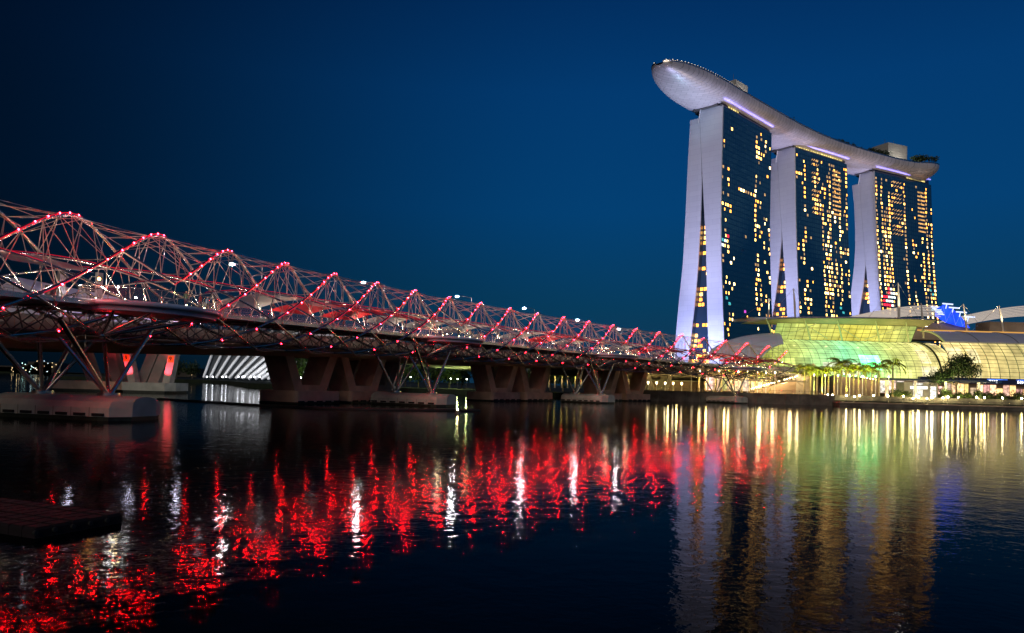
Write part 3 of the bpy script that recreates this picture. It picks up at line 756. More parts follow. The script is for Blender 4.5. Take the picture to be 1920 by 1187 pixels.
    m = MB(); m.box(-2.5, 3, t_fr(HT) + 3, t_fl(HT) + 4, HT + .7, HT + 2.0); m.box(-2, L - 3, t_fr(HT) + .2, t_fr(HT) + 1.1, HT, HT + 1.1); m.build('terrace_edge', M['darksteel'], root)
    m = MB()
    for q in range(3, int(L) - 6, 3):
        if ti == 1 or (ti == 2 and q > L * .55) or (ti == 0 and 6 < q < 22):
            m.box(q, q + 2.2, t_fr(HT) + 1.0, t_fr(HT) + 1.15, HT + 1.2, HT + 2.6)
    m.build('terrace_lights', emit('terrace_light', (1, .78, .25), 1.4, (.6, .3, 1.4)), root)
    m = MB(); m.tube([(-1.4, t_fl(HT) + .5, HT - 8), (-1.6, t_fl(HT) - 1, HT + .6), (-1.8, t_fl(HT) - 4.5, HT + 5)], .5, 5); m.build('roof_strut', M['white'], root)
    centers.append((C0, uu, ee, L, t_fr(HT), t_bl(HT), ang))
    # floodlights for the white end walls
    fm = MB(); g0 = C0 - uu * 34 + ee * ((t_fr(0) + t_bl(0)) / 2 - 8)
    for q in (-4, 0, 4): fm.box(q - .6, q + .6, -.5, .5, 0, .8)
    fo = fm.build('floodlight', M['darksteel']); fo.location = (g0.x, g0.y, 1.6); fo.rotation_euler = (0, 0, ang)
    tag(fo, 'dark floodlight housings on the ground before the %s tower end wall' % T['n'], 'floodlight', 'floodlights before the tower end walls')
    s1 = spot(g0 + Vector((0, 0, 2)), C0 + ee * 12 + Vector((0, 0, 62)), 1000000, (.42, .47, 1.0), 90, 1, 1.5)
    s2 = spot(g0 - uu * 25 + Vector((0, 0, 2)), C0 + ee * 12 + Vector((0, 0, 165)), 850000, (.62, .62, 1.0), 56, 1, 1.5)

# ================================================================ the roof deck across the towers
Np = atZ(1236, 122, 206); Ep = atZ(1757, 322, 204)
tc_ = [c[0] + c[1] * (c[3] * .5) + c[2] * ((c[4] + c[5]) / 2 + 0) for c in centers]
ctrl = [Vector((Np.x, Np.y, 0)), Vector(tc_[0]), Vector(tc_[1]), Vector(tc_[2]), Vector((Ep.x, Ep.y, 0))]
def cat(p0, p1, p2, p3, t): return .5 * ((2 * p1) + (-p0 + p2) * t + (2 * p0 - 5 * p1 + 4 * p2 - p3) * t * t + (-p0 + 3 * p1 - 3 * p2 + p3) * t ** 3)
path = []; cc = [ctrl[0] * 2 - ctrl[1] + Vector((0, -6, 0))] + ctrl + [ctrl[-1] * 2 - ctrl[-2]]
for i in range(1, len(cc) - 2):
    for q in range(24): path.append(cat(cc[i - 1], cc[i], cc[i + 1], cc[i + 2], q / 24))
path.append(ctrl[-1]); 
acc = [0]
for a, b in zip(path, path[1:]): acc.append(acc[-1] + (b - a).length)
LT = acc[-1]
def pathat(q):
    for i in range(1, len(acc)):
        if q <= acc[i] or i == len(acc) - 1:
            f = (q - acc[i - 1]) / (acc[i] - acc[i - 1]); p = path[i - 1].lerp(path[i], f); d = (path[i] - path[i - 1]).normalized(); return p, d
ZD = 207.5
def hw(q):
    a = 19.0
    if q < 62: a *= sqrt(max(0, 1 - ((62 - q) / 62) ** 2)) ** .85
    if q > LT - 20: a *= sqrt(max(0, 1 - ((q - LT + 20) / 20) ** 2)) ** .9
    return max(a, .05)
def hd_(q):
    d = 11.0
    if q < 50: d *= max(.08, sqrt(max(0, 1 - ((50 - q) / 50) ** 2))) ** 1.0
    if q > LT - 16: d *= max(.3, sqrt(max(0, 1 - ((q - LT + 16) / 16) ** 2)))
    return d
sp_ = empty('sky_deck', (path[0].x, path[0].y, 0), 0, 'long curved boat-shaped roof deck resting on the three towers', 'roof deck')
SO = Vector(sp_.location)
P = []; qs = [LT * (i / 110) for i in range(111)]; qs = [.3 + .6 * 0] + [q for q in qs if 0 < q < LT] + [LT - .2]
qs = sorted(set([.3, 1.2, 2.5, 4.5] + qs + [LT - 4, LT - 2, LT - 1]))
dk = MB(); rows = []; rims = []
for q in qs:
    p, d = pathat(q); nrm = Vector((d.y, -d.x, 0)); wv, dp = hw(q), hd_(q); row = []
    for i in range(19):
        a = pi * i / 18; x = cos(a); y = sin(a)
        xx = (abs(x) ** .80) * (1 if x > 0 else -1); yy = y ** .72
        v = p + nrm * (wv * xx); v.z = ZD - dp * yy; row.append(v - SO)
    rows.append(row); rims.append((row[0], row[-1]))
hm = MB(); hm.grid(rows); hm.build('hull', M['hull'], sp_)
hm = MB(); hm.grid([[r[0] + Vector((0, 0, 0)), r[1]] for r in rims], False); hm.build('deck_floor', M['deck'], sp_)
for side in (0, 1):
    m = MB(); pts = [r[side] + Vector((0, 0, .9)) for r in rims]; m.tube(pts, .28, 6); m.grid([[p, p - Vector((0, 0, .9))] for p in pts]); m.build('deck_parapet', M['steel'], sp_)
for ci, c in enumerate(centers):     # strip light along the top of each facade, under the hull
    C0, uu, ee, L, tf, tb, ang = c
    a = C0 + uu * 1 + ee * (tf - .4) + Vector((0, 0, HT + 4.6)); b = C0 + uu * (L - (5 if ci == 0 else 2)) + ee * (tf - .4) + Vector((0, 0, HT + 4.6))
    MB().tube([a - SO, b - SO], .55, 6).build('strip_light', M['strip'], sp_)
    al = bpy.data.lights.new('strip_glow', 'AREA'); al.shape = 'RECTANGLE'; al.size = L; al.size_y = 1.2; al.energy = 1700; al.color = (.24, .22, 1.0)
    ao = bpy.data.objects.new('strip_glow', al); COL.objects.link(ao); mid = (a + b) / 2 - ee * 2.0 + Vector((0, 0, -1.5)); ao.location = mid
    ao.rotation_euler = (Vector((0, 0, 1)) * 1.0 + ee * .1).to_track_quat('-Z', 'Y').to_euler(); ao.rotation_euler = (pi, 0, ang)
# long soft light on the hull: added spots hung in the air, without fixtures
for q, dx, en_ in ((18, -70, 1.2e6), (70, -85, 1.5e6), (150, -90, 1.7e6), (230, -90, 1.8e6), (300, -90, 1.6e6)):
    p, d = pathat(q); nrm = Vector((d.y, -d.x, 0)); l0 = p + nrm * (-dx) ; l0.z = 35
    spot(l0, p + Vector((0, 0, 203)), en_ * (.07 if q < 30 else .22), (1, .80, .70) if q > 30 else (.80, .88, 1.0), 50, 1, 3)
p0_, d0_ = pathat(40); spot(Vector((p0_.x - 4, p0_.y - 2, 150)), Vector((p0_.x - 2, p0_.y, 200)), 26000, (.40, .78, 1.0), 100, 1, 3)  # one more added spot in mid-air, brightens the nose
# roof boxes, deck lights
def deckbox(name, px, Yoff, q, w_, ln, h, m_, lab=None):
    p, d = pathat(q); a = math.atan2(d.y, d.x)
    Mt = Matrix.Translation(Vector((p.x, p.y, ZD)) - SO) @ Matrix.Rotation(a, 4, 'Z')
    return MB().box(-ln / 2, ln / 2, Yoff - w_ / 2, Yoff + w_ / 2, 0, h, Mt).build(name, m_, sp_)
M['plant'] = mat('plant_room_panels', (.50, .49, .46), .6, noise=(.2, .08)); grid_lines(M['plant'], 'XZ', 4, 3, .06, (.3, .3, .28), ((.48, .47, .44), (.52, .50, .47)))
def q_at_px(px):
    best = None
    for i in range(0, int(LT)):
        p, d = pathat(i); r = ray(px, 300); 
        e_ = abs(p.x / p.y - r.x / r.y)
        if best is None or e_ < best[0]: best = (e_, i)
    return best[1]
qa, qb = q_at_px(1367), q_at_px(1668)
deckbox('roof_pavilion', 0, -2, qa, 14, 17, 14, M['plant']); deckbox('roof_pavilion', 0, 0, qb, 17, 24, 18, M['plant'])
for q in (qa, qb):
    p, d = pathat(q); n_ = Vector((d.y, -d.x, 0)); v = p + n_ * 17; point((v.x, v.y, ZD + 3), 2600, (1, .9, .75), .5)
deckbox('restaurant', 0, -8, qb + 6, 8, 40, 4.2, M['towerback']); deckbox('restaurant', 0, -8, qa - 2, 8, 34, 4.5, M['towerback'])
deckbox('roof_structure', 0, -10, qa + 36, 4, 36, 3.2, M['darksteel'])
for q_, w_, l_, h_ in ((qa - 14, 5, 8, 4.5), (qa + 14, 6, 9, 5), (qb - 20, 5, 7, 4), (qb + 22, 6, 9, 4)): deckbox('plant_box', 0, -4, q_, w_, l_, h_, M['plant'])
for q_ in (qa + 4, qb - 6, qb + 5):
    p, d = pathat(q_); MB().tube([Vector((p.x, p.y, ZD + 10)) - SO, Vector((p.x, p.y, ZD + 24)) - SO], .15, 5).build('antenna', M['darksteel'], sp_)
p, d = pathat(qa + 36); n_ = Vector((d.y, -d.x, 0)); m = MB()
for k in range(10): v = p + n_ * 13 + d * (-17 + k * 3.7); m.ball(Vector((v.x, v.y, ZD + 3.6)) - SO, .55)
m.build('red_deck_lights', emit('red_deck_light', (1, .02, .02), 4), sp_)
p, d = pathat(qb - 9); n_ = Vector((d.y, -d.x, 0)); v = p + n_ * 13
MB().ball(Vector((v.x, v.y, ZD + 3.2)) - SO, (1.6, 1.6, .6)).build('deck_floodlight', emit('deck_flood', (1, 1, .82), 14), sp_)
m = MB()
for k in range(26):
    q = 1 + k * 2.6; p, d = pathat(q); n_ = Vector((d.y, -d.x, 0))
    for sg_ in (1,) if k % 2 else (1, -1): v = p + n_ * hw(q) * sg_ * .99; m.ball(Vector((v.x, v.y, ZD + 1.3)) - SO, .22)
m.build('deck_rim_lights', emit('rim_light', (1, .92, .78), 3), sp_)
def crown_mesh(name, lumps, n, size, seed, droop=0.0):
    r = random.Random(seed); m = MB(); tot = sum(l[3] * l[4] * l[5] for l in lumps)
    for (x, y, z, a, b_, c) in lumps:
        k = int(n * a * b_ * c / tot)
        for _ in range(k):
            v = Vector((r.gauss(0, 1), r.gauss(0, 1), r.gauss(0, 1))).normalized() * (r.random() ** .45) * (1 + .22 * r.gauss(0, 1))
            p = Vector((x + v.x * a, y + v.y * b_, z + v.z * c)); nn = Vector((r.gauss(0, 1), r.gauss(0, 1), r.gauss(0, .7) + .5)).normalized()
            t = nn.cross(Vector((r.gauss(0, 1), r.gauss(0, 1), r.gauss(0, 1)))).normalized(); b2 = nn.cross(t); s = size * r.uniform(.6, 1.4)
            m.add([p - t * s - b2 * s * .4, p - b2 * s * .8, p + t * s, p + b2 * s * .7], [(0, 1, 2, 3)])
    return m
for k, px in enumerate((1452, 1478, 1500, 1509, 1516, 1535, 1548, 1562, 1573, 1588, 1599, 1606, 1613, 1621, 1629, 1637, 1700, 1706, 1712, 1718, 1724, 1731, 1738, 1748)):
    q = q_at_px(px); p, d = pathat(min(q, LT - 4)); n_ = Vector((d.y, -d.x, 0)); v = p + n_ * hw(min(q, LT - 4)) * .7; big = rnd.uniform(1.0, 1.4) if px > 1600 else rnd.uniform(.6, .95)
    t = empty('roof_tree', (v.x, v.y, ZD), k, 'small dark tree on the roof deck, %s from the left along its edge' % ordn(k), 'tree', 'trees along the edge of the roof deck', big)
    crown_mesh('c', [(0, 0, 4.6, 3.2, 3.2, 2.0), (2, 1, 3.6, 2.2, 2, 1.5)], 110, .55, k).build('crown', M['leaf'], t); MB().tube([(0, 0, 0), (0, 0, 4)], .25, 5).build('trunk', M['darkbark'], t)

# ================================================================ exhibition halls: glass vaults
def glow_glass(name, ramp, xr, vert=None, st=1.0, cell=(5.5, 3.2), seed=0, contrast=(.55, 1.35)):
    """glass front with lit interior behind it: colour by place along the hall, brightness by interior bays"""
    m = bpy.data.materials.new(name); m.use_nodes = True; t = m.node_tree; b = t.nodes['Principled BSDF']
    b.inputs['Base Color'].default_value = (.02, .03, .02, 1); b.inputs['Roughness'].default_value = .15
    c = t.nodes.new('ShaderNodeTexCoord'); s = t.nodes.new('ShaderNodeSeparateXYZ'); t.links.new(c.outputs['Object'], s.inputs[0])
    n = t.nodes.new('ShaderNodeTexNoise'); n.inputs['Scale'].default_value = .06; n.inputs['Detail'].default_value = 2; t.links.new(c.outputs['Object'], n.inputs['Vector'])
    mr = t.nodes.new('ShaderNodeMapRange'); t.links.new(s.outputs['X'], mr.inputs[0]); mr.inputs[1].default_value = xr[0]; mr.inputs[2].default_value = xr[1]
    a = t.nodes.new('ShaderNodeMath'); a.operation = 'MULTIPLY_ADD'; t.links.new(n.outputs['Fac'], a.inputs[0]); a.inputs[1].default_value = .16; t.links.new(mr.outputs[0], a.inputs[2])
    a2 = t.nodes.new('ShaderNodeMath'); a2.operation = 'SUBTRACT'; t.links.new(a.outputs[0], a2.inputs[0]); a2.inputs[1].default_value = .08
    r = t.nodes.new('ShaderNodeValToRGB'); t.links.new(a2.outputs[0], r.inputs[0]); e = r.color_ramp.elements
    e[0].position, e[0].color = ramp[0][0], (*ramp[0][1], 1); e[1].position, e[1].color = ramp[-1][0], (*ramp[-1][1], 1)
    for p, cl in ramp[1:-1]: q = e.new(p); q.color = (*cl, 1)
    br = t.nodes.new('ShaderNodeTexBrick'); cb = t.nodes.new('ShaderNodeCombineXYZ'); t.links.new(s.outputs['X'], cb.inputs[0]); t.links.new(s.outputs['Z'], cb.inputs[1]); t.links.new(cb.outputs[0], br.inputs['Vector'])
    br.inputs['Scale'].default_value = 1; br.inputs['Brick Width'].default_value = cell[0]; br.inputs['Row Height'].default_value = cell[1]; br.inputs['Mortar Size'].default_value = .25; br.inputs['Mortar Smooth'].default_value = 1
    br.inputs['Color1'].default_value = (contrast[0],) * 3 + (1,); br.inputs['Color2'].default_value = (contrast[1],) * 3 + (1,); br.inputs['Mortar'].default_value = (.8, .8, .8, 1); br.offset = .37
    n2 = t.nodes.new('ShaderNodeTexNoise'); n2.inputs['Scale'].default_value = .35; n2.inputs['Detail'].default_value = 4; t.links.new(c.outputs['Object'], n2.inputs['Vector'])
    m3 = t.nodes.new('ShaderNodeMapRange'); t.links.new(n2.outputs['Fac'], m3.inputs[0]); m3.inputs[1].default_value = .3; m3.inputs[2].default_value = .7; m3.inputs[3].default_value = .7; m3.inputs[4].default_value = 1.25
    f = t.nodes.new('ShaderNodeVectorMath'); f.operation = 'MULTIPLY'; t.links.new(r.outputs[0], f.inputs[0]); t.links.new(br.outputs[0], f.inputs[1])
    t.links.new(f.outputs[0], b.inputs['Emission Color'])
    ms = t.nodes.new('ShaderNodeMath'); ms.operation = 'MULTIPLY'; t.links.new(m3.outputs[0], ms.inputs[0]); ms.inputs[1].default_value = st; t.links.new(ms.outputs[0], b.inputs['Emission Strength'])
    return m
YG, GR, TN, CR = (.52, .50, .035), (.16, .66, .20), (.62, .44, .13), (.95, .80, .42)
M['gl1'] = glow_glass('left_hall_glass', [(0, (.10, .10, .03)), (.14, (.30, .32, .06)), (.28, (.54, .64, .17)), (.40, (.42, .74, .28)), (.50, (.28, .80, .38)), (.60, (.36, .76, .28)), (.72, (.62, .70, .20)), (1, (.90, .70, .28))], (-16, 60), st=1.45)
M['gl2'] = glow_glass('upper_hall_glass', [(0, (.34, .50, .12)), (.2, (.62, .66, .15)), (.55, (.84, .72, .10)), (.85, (.70, .68, .16)), (1, (.4, .56, .14))], (0, 56), st=1.1, cell=(9, 4), contrast=(.75, 1.2))
M['gl3'] = glow_glass('right_hall_glass', [(0, (.85, .64, .25)), (.25, (.76, .60, .22)), (.6, (.58, .50, .20)), (1, (.56, .48, .20))], (0, 64), st=1.4, cell=(4.2, 9), contrast=(.6, 1.25))
EX = Vector((96, 286, 0))
hall = empty('exhibition_hall', EX, 0, 'curved glass exhibition hall glowing green and yellow behind the palms', 'exhibition hall')
zb0, zr, ry, rxl = 9.5, 13.9, 20.0, 14.0
def vp(x, ph, dr=0):   # front vault
    if x >= 4: return Vector((x, -(ry + dr) * cos(ph), zb0 + (zr + dr) * sin(ph)))
def ve(al, ph, dr=0):  # rounded left end, al 0 front .. 90 deg left
    return Vector((4 - (rxl + dr) * cos(ph) * sin(al), -(ry + dr) * cos(ph) * cos(al), zb0 + (zr + dr) * sin(ph)))
PH = [pi / 2 * i / 10 for i in range(11)]
cols_ = [('e', radians(90 - 9 * i)) for i in range(10)] + [('v', 4 + 2.75 * i) for i in range(1, 21)]
def vpt(c, ph, dr=0): return ve(c[1], ph, dr) if c[0] == 'e' else vp(c[1], ph, dr)
m = MB(); m.grid([[vpt(c, p) for p in PH] for c in cols_], True); gl = m.build('glass_vault', M['gl1'], hall)
m = MB()
for c in cols_: m.tube([vpt(c, p, .12) for p in PH], .06, 4)
for p in PH[:-1]: m.tube([vpt(c, p, .12) for c in cols_], .048, 4)
for i in range(10):
    pm = (PH[i] + PH[i + 1]) / 2; m.tube([vpt(c, pm, .12) for c in cols_], .022, 4)
m.build('mullions', M['mullion'], gl)
for x0, x1, z0, z1, cl, st in ((26.5, 33.5, 12.2, 17.5, (.14, 1.0, .30), 9.0), (13, 26, 10.2, 14.6, (.9, 1, .62), 1.5), (47.8, 51.5, 15.0, 20.0, (1, .86, .42), 2.0), (47.5, 53, 9.8, 14.0, (1, .88, .50), 1.9)):
    ph0 = math.asin(min(1, (z0 - zb0) / zr)); ph1 = math.asin(min(1, (z1 - zb0) / zr)); m = MB()
    n = 6; m.grid([[vp(x, ph0 + (ph1 - ph0) * i / n, .04) for i in range(n + 1)] for x in (x0, x1)], False)
    m.build('bright_bay', emit('interior_light', cl, st * .7, (.5, .6, 1.3)), gl)
# front wall below the vault, upper storey, roof
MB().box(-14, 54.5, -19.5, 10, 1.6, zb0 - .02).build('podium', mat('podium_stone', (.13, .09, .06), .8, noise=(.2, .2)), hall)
up = MB(); up.add([(2, 1, 23.3), (54, 1, 23.3), (54, -3.5, 29.3), (2, -3.5, 29.3)], [(0, 1, 2, 3)]); ug = up.build('upper_glass', M['gl2'], hall)
m = MB()
for i in range(20): x = 2 + 52 * i / 19; m.tube([(x, .85, 23.3), (x, -3.65, 29.3)], .07, 4)
for i in range(5): f = i / 4; m.tube([(2, .85 - 4.5 * f, 23.3 + 6 * f), (54, .85 - 4.5 * f, 23.3 + 6 * f)], .06, 4)
m.build('mullions', M['mullion'], ug)
m = MB()
for x in (2, 16, 28, 42, 53): m.tube([(x, .2, 23.5), (x - 3, -3.9, 28.2), (x - 6, -9.3, 30.2)], [.35, .3, .15], 6)
for x, x2 in ((4, 16), (22, 12), (34, 24), (36, 50)): m.tube([(x, -.6, 24.2), (x2, -3.9, 29)], .14, 5)
m.build('roof_beam', M['greenrib'], hall)
m = MB(); P = []
for i in range(25):
    x = -9 + 67 * i / 24; f = (i / 24); zc = 30.1 + 1.5 * sin(pi * min(1, f * 1.15) * .5) - .2 * f
    tip = min(1, (i + .5) / 5)
    P.append([(x, -10 * tip, zc), (x, -4, zc + .9), (x, 14, zc + 1.6), (x, 14, zc + .9), (x, 13, zc + .5)])
m.grid(P, False); m.build('canopy_roof', M['slate'], hall)
P = []
for i in range(25):
    x = -8.8 + 66.6 * i / 24; f = (i / 24); zc = 30.1 + 1.5 * sin(pi * min(1, f * 1.15) * .5) - .2 * f; tip = min(1, (i + .5) / 5)
    P.append([(x, -9.85 * tip, zc - .2), (x, min(-3.4, -3.4 * tip), 29.33), (x, 6, 29.4)])
MB().grid(P).build('roof_soffit', mat('roof_soffit', (.5, .47, .3), .7), hall)
for x in (8, 20, 32, 44): point(EX + Vector((x, -7.5, 26.8)), 110, (1, .88, .35), .5)  # added points standing in for interior light on the soffit
MB().box(54.05, 54.9, -20.3, 1, 9.5, 30.6).v
m = MB(); pts = [vp(54.2, p, .25) for p in PH]; m.tube(pts, .35, 6); m.build('end_rib', M['mullion'], hall)
# left grey shell roof beside it
m = MB(); P = []
for i in range(13):
    x = -26 + 28 * i / 12; f = i / 12
    P.append([(x, -8 + 3 * f - 14 * f * cos(q) * .5, 15 + 1.0 * f + (9.4 * sin(pi / 2 * f ** .6)) * sin(q)) for q in [pi / 2 * k / 6 for k in range(7)]])
m.grid(P); m.build('shell_roof', M['slate'], hall)
# right hall
EX2 = Vector((152.5, 287, 0))
hall2 = empty('shopping_hall', EX2, 0, 'long vaulted shopping hall with grey roof panels over amber lit glass at right', 'shopping hall')
def v2(x, ph, dr=0): return Vector((x, -(23 + dr) * cos(ph), 9.5 + (18.0 + dr) * sin(ph)))
PG = [radians(48) * i / 8 for i in range(9)]; PR = [radians(48 + 42 * i / 8) for i in range(9)]
XS = [3.35 * i for i in range(22)]
m = MB(); m.grid([[v2(x, p) for p in PG] for x in (XS[0], XS[-1])]); g2 = m.build('glass_vault', M['gl3'], hall2)
m = MB()
for x in XS: m.tube([v2(x, p, .12) for p in PG], .11, 4)
m.build('rib', M['greenrib'], g2)
m = MB()
for p in [radians(48) * i / 10 for i in range(11)]: m.tube([v2(x, p, .14) for x in (XS[0], XS[-1])], .06, 4)
for x in XS: m.tube([v2(x + .14, p, .13) for p in PG], .05, 4)
m.build('mullions', M['mullion'], g2)
m = MB(); P = [[v2(x, p, .5) for p in PR] for x in (1.5, XS[-1])]; 
m.grid(P); P2 = [[v2(x, p, .1) for p in PR] for x in (1.5, XS[-1])]; m.grid(P2); m.grid([[P[0][i], P2[0][i]] for i in range(9)]); m.grid([[P[0][0], P2[0][0]], [P[1][0], P2[1][0]]])
m.build('roof_panels', M['slate'], hall2)
m = MB()
for x in range(14, 72, 14): m.tube([v2(x, p, .62) for p in PR], .12, 4)
m.build('roof_rib', mat('roof_rib', (.32, .34, .42), .4, .4), hall2)
m = MB(); m.tube([v2(1.3, p, .45) for p in PR], .35, 6); m.build('roof_edge', M['greenrib'], hall2)
m = MB(); m.tube([(0, -.3, 28.3), (70, -.3, 28.3)], .32, 6); m.build('ridge_light', emit('amber_ridge', (1, .50, .12), .75), hall2)
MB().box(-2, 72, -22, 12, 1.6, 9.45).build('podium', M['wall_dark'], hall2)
for x0, x1, z0, z1, st in ((0.4, 5.6, 15.5, 21, 1.9), (0.4, 5.2, 9.9, 14, 1.7), (7.5, 11, 15.5, 20.5, 1.7), (8.5, 10.5, 10, 13.5, 1.4)):
    ph0 = math.asin((z0 - 9.5) / 18); ph1 = math.asin((z1 - 9.5) / 18)
    MB().grid([[v2(x, ph0 + (ph1 - ph0) * i / 5, .05) for i in range(6)] for x in (x0, x1)], False).build('bright_bay', emit('interior_light', (1, .84, .42), st * .75, (.5, .6, 1.3)), g2)
# fan roofs behind: white louvres, blue stepped wall
def fan_roof(dx, label, dim=1.0, Y=318, nb=4):
    """white louvres rising to the right, blue wall stepping down from the crest"""
    o0 = atY(1560 + dx, 600, Y); fr = empty('fan_roof', o0, 0, label, 'fan roof', 'white ribbed fan roofs behind the shopping hall')
    def L_(px, py, dy=0): return atY(px + dx, py, Y) - o0 + Vector((0, dy, 0))
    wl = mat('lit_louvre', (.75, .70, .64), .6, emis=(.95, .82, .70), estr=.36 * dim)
    for k in range(7):
        m = MB(); R1, R2 = [], []
        for i in range(15):
            f = i / 14; x = 1556 + 4 * k + (1752 - 2.6 * k - 1556 - 4 * k) * f; y = 603 - 31 * sin(pi / 2 * f) + k * 4.1 * (.25 + .75 * f)
            a = L_(x, y, -k * 1.7); R1.append(a); R2.append(a + Vector((0, -1.2, -.42)))
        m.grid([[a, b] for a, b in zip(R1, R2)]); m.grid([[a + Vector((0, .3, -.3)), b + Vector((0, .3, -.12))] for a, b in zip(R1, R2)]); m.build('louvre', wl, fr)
        if k: MB().tube([L_(1738 - k * 1.5, 573.5 + k * 3.4, -k * 1.7 - 1.9), L_(1755 - k * 2.6, 574 + k * 3.5, -k * 1.7 - 1.9)], .20, 5).build('light_bar', emit('pale_blue_bar', (.62, .70, 1), 1.7 * dim), fr)
    poly = [(1740, 595), (1741, 582), (1757, 573), (1770, 581), (1783, 592), (1792, 604), (1803, 617), (1782, 613), (1760, 607)]
    m = MB(); A = [L_(x, y, -6) for x, y in poly]; B = [v + Vector((0, .6, 0)) for v in A]; n = len(A)
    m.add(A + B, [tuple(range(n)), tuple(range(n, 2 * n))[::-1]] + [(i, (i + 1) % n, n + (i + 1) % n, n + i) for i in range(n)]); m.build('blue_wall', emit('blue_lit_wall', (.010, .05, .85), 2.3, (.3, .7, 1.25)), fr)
    z_ = [(1742, 594), (1752, 577), (1758, 606), (1768, 584), (1775, 611), (1783, 595), (1788, 614), (1793, 606), (1798, 616)]
    MB().tube([L_(x, y, -6.4) for x, y in z_], .13, 4).build('truss', emit('blue_truss', (.15, .25, 1), 1.1), fr)
    for i, (x0, x1, y) in enumerate(((1747, 1766, 573), (1759, 1778, 580), (1772, 1791, 588), (1786, 1806, 596.5))):
        a = L_(x0, y, -8); b = L_(x1, y + 1.6, -8); c = (a + b) / 2
        MB().tube([a, b], .30, 5).tube([c - Vector((.4, 0, 0)), c + Vector((-.8, 0, -1.9))], .2, 5).build('step_bar', emit('pale_blue_step', (.60, .68, 1), 1.6 * dim), fr)
    a = L_(1640, 600); b = L_(1806, 640); MB().box(a.x, b.x, -4, 6, b.z, a.z - 1.0).build('rear_wall', M['wall_tan'], fr)
    return fr
fan_roof(0, 'white ribbed fan roof with blue stepped end, between the far tower and masts')
fan_roof(205, 'white ribbed fan roof partly cut off by the right frame edge', dim=.9, Y=330)
# masts
for i, (px0, py0, px1, py1, Y, r_) in enumerate(((1488, 541, 1492, 603, 283, .42), (1442, 560, 1441, 600, 292, .3), (1684, 530, 1686, 600, 283, .55), (1727, 568, 1732, 624, 283, .45), (1806, 570, 1814, 624, 284, .42), (1873, 573, 1883, 626, 284, .42))):
    a = atY(px0, py0, Y); b = atY(px1, py1, Y + 4); ms_ = empty('mast', b, 0, 'white tapered cable mast, %s from the left above the glass halls' % ordn((1, 0, 2, 3, 4, 5)[i]), 'mast', 'white cable masts over the halls')
    a_ = a - b; m = MB().tube([(0, 0, -2), tuple(a_ * .5), tuple(a_)], [r_ * .8, r_, r_ * .4], 8); m.build('pole', mat('uplit_mast', (.8, .74, .6), .5), ms_)
    m = MB()
    for dx in (-9, 12) if i != 5 else (-9,): m.tube([tuple(a_), (dx, 6, -1 if dx > 0 else 1)], .06, 4)
    m.build('stay_cable', M['rod'], ms_)
    spot(b + Vector((-1, -4, 1)), a, 7000, (1, .82, .55), 60, .8, .3)
# ================================================================ promenade and quay
PZ = 3.1
m = MB(); m.prism([(34, 233), (98, 232), (98, 262), (44, 262)], 1.5, PZ); m.prism([(98.02, 237), (228, 237), (228, 264), (98.02, 264)], 1.5, PZ)
tag(m.build('promenade', M['paving']), kind='structure')
m = MB(); m.prism([(33.6, 232.4), (98.2, 231.4), (98.2, 232.0), (34, 233)], -2, PZ + .12)
for k in range(0, 15): x = 36 + k * 4.3; m.box(x, x + .10, 231.35, 231.5, -.5, PZ + .1)
q = m.build('quay_wall', M['quay']); tag(q, 'dark stained quay wall below the lit promenade', 'quay wall')
m = MB(); m.box(98.3, 228, 236.4, 237, .9, PZ + .1); q = m.build('promenade_wall', M['quay']); tag(q, 'low tan wall behind the waterside boardwalk at right', 'wall')
m = MB(); m.box(97.5, 228, 226.0, 236.38, .95, 1.25)
tag(m.build('boardwalk', M['wall_tan']), kind='structure')
m = MB(); m.box(97.5, 228, 226.3, 236, -1, .93); q = m.build('boardwalk_base', M['quay']); tag(q, 'dark wet base under the waterside boardwalk', 'quay wall')
# railing along the boardwalk
rl = empty('railing', (98, 226.2, 1.25), 0, 'thin metal railing along the edge of the waterside boardwalk', 'railing')
m = MB(); m.tube([(14, 0, 1.05), (130, 0, 1.05)], .04, 4); m.tube([(14, 0, .55), (130, 0, .55)], .025, 4)
for k in range(0, 58): m.tube([(14 + k * 2.0, 0, 0), (14 + k * 2.0, 0, 1.05)], .04, 4)
m.build('rail', M['steel'], rl)
rl = empty('railing', (34, 233.6, PZ), 0, 'thin metal railing on the quay top beneath the road bridge and palms', 'railing')
m = MB(); m.tube([(0, 0, 1.05), (64, -1, 1.05)], .035, 4)
for k in range(0, 33): m.tube([(k * 2.0, -k / 32., 0), (k * 2.0, -k / 32., 1.05)], .035, 4)
m.build('rail', M['steel'], rl)
# path lamps in the underpass
for i, px in enumerate((1201, 1215, 1231, 1247, 1262, 1278)):
    b = atY(px, 732, 238.5); r = empty('path_lamp', (b.x, b.y, PZ), 0, 'short glowing path lamp in the underpass, %s from the left' % ordn(i), 'path lamp', 'short path lamps under the road bridge end')
    MB().tube([(0, 0, 0), (0, 0, 2.0), (0, 0, 2.05)], [.13, .07, .05], 7).build('post', M['white'], r)
    MB().tube([(0, 0, 2.05), (0, 0, 2.7)], [.10, .24], 9).build('lamp_cone', emit('path_lamp_cone', (1, .80, .42), 26), r)
uw = empty('underpass_wall', (36, 268, 1.6), 0, 'plain tan wall behind the path lamps under the road bridge end', 'wall')
MB().box(0, 42, 0, 1, 0, 4.9).build('wall_face', M['wall_tan'], uw); MB().box(-.1, 42.1, -.25, 1.2, 4.92, 5.2).build('coping', M['concrete'], uw)
for x in (40, 50, 60, 68): point((x, 243, 5.4), 420, (1, .78, .28), .3)
for x in (46, 56, 66): point((x, 258, 5.6), 500, (1, .80, .26), .3)
